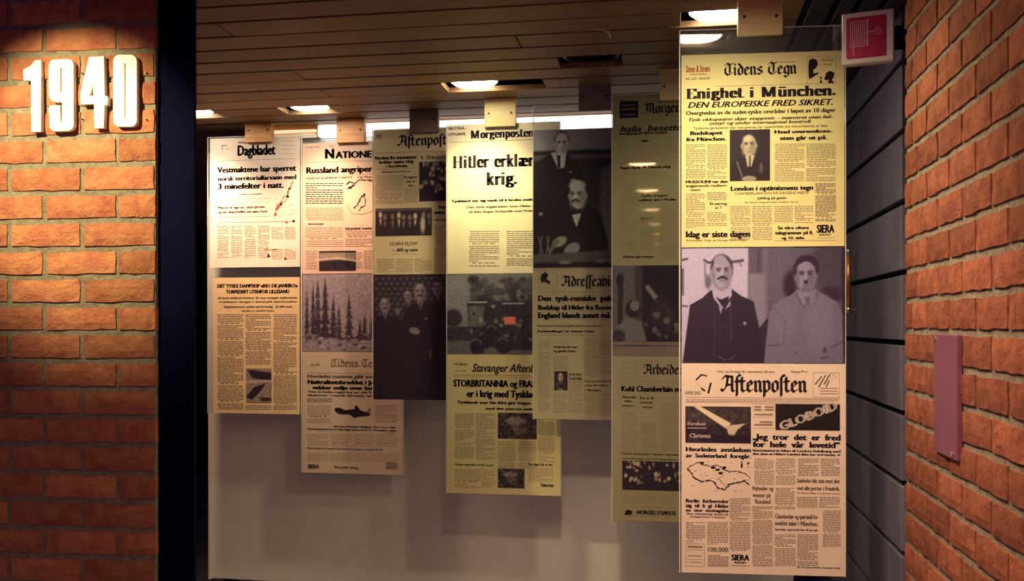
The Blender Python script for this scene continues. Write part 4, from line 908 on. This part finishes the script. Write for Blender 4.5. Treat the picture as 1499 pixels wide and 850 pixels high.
k.text('c', 'SCAPA FLOW', 571, 354, 612, 359); k.text('i', '— 800 og mine', 573, 363, 612, 368); k.rule(572, 372, 612, 372, .4); k.column(552, 378, 632, 398, 2.6, .33, 1, 3); k.column(636, 330, 700, 398, 2.6, .33, 1, 2)
k.build(o, -.0040); small_pic(P, o, 614, 236, 702, 294, 'crowd'); small_pic(P, o, 550, 304.5, 632.5, 345, 'men')
q = pic_group(P, r); q['label'] = 'dark photograph of men in overcoats standing together'

# ---- panel 4
P, r = panel('middle panel in brightest yellow light, page with huge black two-line headline', 737, 3.75, 0, 654, 821, 181, 724, 710.5, 756, 186.5, 'cream')
o, k = page(P, r, 'p4a', 655, 820, 180.5, 400, 'bright yellow extra edition front page with a huge headline')
k.text('b', 'EKSTRA-', 657, 186, 682, 190); k.text('b', 'UTGAVE', 657, 194.5, 682, 198.5); k.text('D', 'Morgenposten', 689, 190, 781, 201.5); k.rule(659, 206, 815, 204, .7); k.text('c', 'Nr. 204 — 3. september', 788, 190, 814, 193, 1)
k.text('D', 'Hitler erklærer', 663, 227, 800, 244.5); k.text('D', 'krig.', 712, 252.5, 757, 270.5)
k.text('B', 'Tyskland ser sig nødt til å bruke makt mot makt.', 660, 291, 817, 294.5, 0); k.text('i', 'Den siste avgjørelsen som Hitler fant er tatt.', 682, 300, 812, 303.5, 1); k.text('i', 'vil ikke lenger forhandle med Polen om krigen.', 686, 307, 812, 310.5, 1)
k.column(687, 337, 731, 390, 3.0, .36); k.column(742, 337, 786, 390, 3.0, .36); k.build(o, -.0040)
q = pic_crowd_cars(P, r); q['label'] = 'photograph of a crowd around carriages under trees with a small red tag'
o, k = page(P, r, 'p4b', 655, 820, 518, 723, 'olive-yellow newspaper page with bold capital headline')
k.text('b', 'DAGBLAD', 665, 531, 685, 534, 1); k.text('c', 'Nr. 204', 668, 541, 683, 543.5, 1)
k.text('i', 'Stavanger Aftenblad', 691, 532, 800, 544, 1); k.rule(664, 549, 814, 548.5, .6); k.rule(664, 552, 814, 551.5, .4)
k.text('B', 'STORBRITANNIA og FRANKRIKE', 663, 556, 815, 566); k.text('B', 'er i krig med Tyskland', 683, 571, 790, 581); k.text('B', 'Tysklands svar ble ikke gitt: krigen er begynt', 669, 587, 810, 591); k.text('B', 'med den ytterste makt', 711, 596, 782, 599.5)
k.column(666, 604, 725, 672, 2.6, .35, 1, 2); k.column(729, 645, 785, 684, 2.6, .35, 1, 2); k.column(788, 604, 812, 675, 2.6, .35); k.text('b', 'Norges nøytralitet er klar og fast', 666, 678, 723, 681, 0); k.text('b', 'Hva slags krig er det', 773, 677, 809, 681); k.column(666, 686, 704, 714, 2.5, .35); k.column(706, 686, 725, 714, 2.6, .3); k.column(774, 684, 810, 704, 2.6, .33); k.text('B', 'Tidens krav', 791, 707, 811, 712)
k.build(o, -.0040); small_pic(P, o, 729, 604, 786, 642, 'smudge'); small_pic(P, o, 729, 685.5, 768, 714, 'smudge')

# ---- panel 5
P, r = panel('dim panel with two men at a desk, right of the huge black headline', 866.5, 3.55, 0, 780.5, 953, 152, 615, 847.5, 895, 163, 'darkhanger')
q = pic_signing(P, r); q['label'] = 'photograph of one man standing and one man writing at a desk'
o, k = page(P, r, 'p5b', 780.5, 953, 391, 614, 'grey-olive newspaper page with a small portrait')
k.frame(789, 397, 815, 422, .5); k.poly([P.at(a, b) for a, b in ((793, 401), (799, 398), (803, 402), (800, 408), (806, 412), (804, 416), (798, 412), (793, 414), (791, 408))])
k.text('F', 'Adreſſeavisen', 821, 403, 918, 419, 0); k.rule(787, 427, 948, 426, .6)
k.text('B', 'Den  tysk-russiske  pakt  er  klar', 787, 432, 940, 440); k.text('B', 'Budskap til Hitler fra Roosevelt og svar', 787, 446, 942, 453); k.text('B', 'England blandt annet må vente', 787, 457, 920, 465)
k.text('b', 'Russerne skal ha gitt løfte om hjelp', 787, 475, 880, 478, 1); k.text('B', 'Forhandlinger er ventet i natt', 787, 483, 870, 486, 0); k.rule(787, 490, 945, 489, .6)
k.column(788, 497, 806, 604, 2.6, .38); k.column(810, 520, 832, 541, 2.6, .38); k.text('B', 'Omkring det nye', 810, 506, 845, 509); k.text('B', 'og gamle Polen', 810, 512, 843, 515); k.column(832, 545, 852, 604, 2.6, .35); k.column(855, 495, 896, 550, 2.6, .36); k.column(855, 575, 896, 606, 2.6, .35); k.column(900, 495, 948, 606, 2.6, .35, 1, 2); k.column(810, 576, 830, 604, 2.8, .4)
k.text('b', 'Fra vårt', 834, 546, 852, 549); k.text('b', 'land idag', 834, 552, 852, 555); k.text('b', 'Kong Leopold holder tale', 856, 556, 896, 559); k.text('b', 'om freden', 856, 562, 890, 565); k.text('b', 'i Belgia', 856, 569, 880, 572)
k.build(o, -.0040); small_pic(P, o, 811.5, 543, 831, 571, 'bust')

# ---- panel 6
P, r = panel('dark olive panel with streaked lamp reflections, just left of the nearest panel', 991.5, 3.32, 0, 896, 1087, 136, 765, 965.5, 1015, 148, 'cream')
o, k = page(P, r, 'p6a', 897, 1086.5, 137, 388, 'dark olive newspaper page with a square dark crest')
k.quadpx(907, 148, 934.5, 173, 0); k.text('F', 'Morgenbladet', 942, 150, 1040, 165, 0); k.rule(907, 177, 1080, 176, .7)
k.text('i', 'Italia  besetter  Albania', 907, 182, 1064, 191); k.text('B', 'landgang på flere steder', 907, 193, 978, 196.5); k.rule(907, 201, 1080, 200, .5); k.poly([P.at(a, b) for a, b in ((935, 207), (944, 205), (953, 206), (944, 208))])
k.column(908, 212, 990, 238, 2.6, .3, 1, 3); k.text('B', 'Ingen hjelp til Albania idag', 908, 243, 982, 246.5); k.column(912, 250, 970, 257, 2.8, .35); k.column(908, 265, 934, 340, 2.6, .3); k.text('b', 'Tyske tropper', 938, 284, 978, 288, 0); k.text('B', 'rykker inn i Praha', 935, 290.5, 990, 294, 0)
k.column(937, 310, 958, 362, 2.6, .35); k.text('b', 'Stor uro', 938, 318, 954, 321, 1); k.frame(910, 352, 932, 362, .6); k.quadpx(914, 355, 929, 358, 1); k.text('B', 'Hærens nye tropper', 912, 374, 958, 377); k.rule(908, 367, 958, 367, .5); k.column(965, 300, 1080, 378, 2.6, .3, 1, 4)
k.build(o, -.0040); scr = Ink(P); scr.rule(911, 160, 930, 158, 1.6, 1); scr.rule(911, 168, 930, 167, 1.2, 1); scr.rule(911, 154, 930, 153, 1.0, 1); scr.build(o, -.0044, 'crest_lines')
q = pic_salute(P, r); q['label'] = 'photograph of a cheering crowd with raised arms'
a, b = P.at(897, HOR)[0], P.at(1086.5, HOR)[0]
for y0, y1 in ((500, 505), (507, 521)):
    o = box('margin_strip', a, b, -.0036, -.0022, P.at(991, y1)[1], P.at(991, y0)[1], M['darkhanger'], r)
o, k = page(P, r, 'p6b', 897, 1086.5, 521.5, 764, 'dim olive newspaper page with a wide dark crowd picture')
k.frame(910, 531, 932, 554, .6); k.rule(912, 538, 930, 538); k.rule(912, 545, 930, 545); k.text('F', 'Arbeiderbladet', 941, 533, 1040, 548); k.rule(908, 559, 1080, 558, .7)
k.text('B', 'Kuhl Chamberlain mottas i Roma', 909, 565, 1050, 573); k.text('b', 'Mussolini', 911, 579, 931, 582.5); k.text('b', 'taler', 914, 585, 926, 588); k.text('b', 'senere', 911, 591.5, 928, 594.5); k.text('b', 'De er til', 937, 580, 957, 584); k.text('b', 'møtende', 937, 587, 956, 590); k.text('b', 'i kveld', 940, 594, 955, 597)
k.rule(960, 583, 1080, 582, .5); k.column(910, 602, 932, 660, 2.6, .3); k.column(937, 618, 960, 634, 2.8, .4); k.column(937, 640, 960, 660, 2.6, .3); k.column(966, 590, 1080, 660, 2.6, .28, 1, 4)
k.text('b', 'Lund tramme i dette vannet — en møte', 910, 663, 1030, 666); k.text('b', 'som konge er for gammel nu', 910, 670, 1000, 672.5, 1)
k.column(910, 724, 990, 738, 2.6, .3, 1, 3); k.frame(910, 743, 1080, 756, .7); k.poly([P.at(a_, b_) for a_, b_ in ((914, 753), (916, 747), (920, 745), (926, 748), (924, 753))]); k.text('B', 'NORGES STØRSTE', 932, 747, 990, 752.5)
k.build(o, -.0040); small_pic(P, o, 911, 675.5, 1075, 718.5, 'crowd')

# ---- fire hose reel sign, boxed, standing out from the right wall
EX, EY = 1271, 55
S = Plane(1271, 2.62, YAW-math.radians(-2)); S = Plane(1271, 2.62, YAW+math.atan(0))
sa = math.atan(FPX*3.0e-4)
S = Plane(1271, 2.50, YAW-sa)
s = thing('hose_reel_sign', 'red and cream square fire hose sign on the right by the ceiling', 'sign', (S.org.x, S.org.y, 0), S.t)
x0, zt = S.at(1232, 22); x1, _ = S.at(1309, 12); _, zb_ = S.at(1236, 97)
zc = (S.at(1271, 16)[1], S.at(1271, 92)[1])
bm_obj('sign_box', box_bm(x0, x1, -.001, .03, zc[1], zc[0], .003), M['signwhite'], s)
k = Ink(S); w = x1-x0; h = zc[0]-zc[1]
def sq(u0, v0, u1, v1, m=0, rad=.0):
    X0, X1, Z0, Z1 = x0+w*u0, x0+w*u1, zc[0]-h*v1, zc[0]-h*v0
    if rad: k.poly(rr(X0, Z0, X1, Z1, w*rad), m)
    else: k.poly([(X0, Z0), (X1, Z0), (X1, Z1), (X0, Z1)], m)
sq(.09, .10, .86, .90, 0, .045)
m_ = mesh('red_panel', [(v[0], -.0016, v[1]) for v in k.v], k.f, M['red'], s)
k = Ink(S)
for i in range(9): sq(.17+i*.0385, .20+.02*(i % 2), .185+i*.0385, .66-.02*(i % 2))
sq(.165, .20, .18, .70); sq(.22, .62, .24, .84); sq(.165, .18, .50, .195); sq(.165, .66, .50, .675); sq(.495, .16, .51, .68); sq(.51, .40, .62, .414)
ccx, ccz = x0+w*.69, zc[0]-h*.405
for i in range(20):
    a0, a1 = 2*math.pi*i/20, 2*math.pi*(i+1)/20; R0, R1 = w*.062, w*.075
    k.poly([(ccx+R0*math.cos(a0), ccz+R0*math.sin(a0)), (ccx+R1*math.cos(a0), ccz+R1*math.sin(a0)), (ccx+R1*math.cos(a1), ccz+R1*math.sin(a1)), (ccx+R0*math.cos(a1), ccz+R0*math.sin(a1))])
sq(.655, .40, .73, .41); sq(.688, .36, .697, .45)
mesh('reel_symbol', [(v[0], -.0021, v[1]) for v in k.v], k.f, M['pink'], s)
# the arm that carries the sign, fixed to the brick end
bx = box_bm(x1-.012, x1+.030, .030, .045, (zc[0]+zc[1])/2-.03, (zc[0]+zc[1])/2+.03, .001); bm_obj('bracket', bx, M['navy'], s)

# ---- copper pull handle on the block wall
yy = 3.53
hd = thing('copper_handle', 'small vertical copper rod with bright ends on the grey block wall', 'handle', (BX, yy, 1.62))
d_ = 1400*.985/yy
z1 = EYE.z+(475-376)/1400*(yy*1.03); z0 = EYE.z+(475-455)/1400*(yy*1.03)
hx = -.028
b = bmesh.new(); cyl_bm(b, (hx, 0, (z0+z1)/2-1.62), (0, 0, 1), .0085, z1-z0, 16); bm_obj('rod', b, M['copper'], hd, True)
for z in (z0, z1):
    b = bmesh.new(); cyl_bm(b, (hx, 0, z-1.62), (0, 0, 1), .0095, .022, 16); bm_obj('end_cap', b, M['steel'], hd, True)
    b = bmesh.new(); cyl_bm(b, (hx/2, 0, z-1.62), (1, 0, 0), .004, .028, 8); bm_obj('mount', b, M['steel'], hd)
# ---- stray cable over the first panel, cup hook on the ceiling
cb = tube('loose_cable', [(-1.86, 4.00, 2.398), (-1.845, 3.99, 2.375), (-1.81, 3.975, 2.358), (-1.775, 3.97, 2.352), (-1.745, 3.965, 2.352)], .006, M['whitecable'])
cb['label'] = 'short loose white cable left of the first orange hanger'; cb['category'] = 'cable'
hp = EYE+ray(881, 40)*((CEIL-EYE.z)/ray(881, 40).z)
hk = tube('ceiling_hook', [(hp.x-.028, hp.y, CEIL), (hp.x-.02, hp.y, CEIL-.006), (hp.x, hp.y-.01, CEIL-.010), (hp.x+.02, hp.y-.01, CEIL-.018), (hp.x+.026, hp.y-.01, CEIL-.034)], .0018, M['whitecable'])
hk['label'] = 'thin bent wire hook on the pine ceiling above the unlit downlight'; hk['category'] = 'hook'
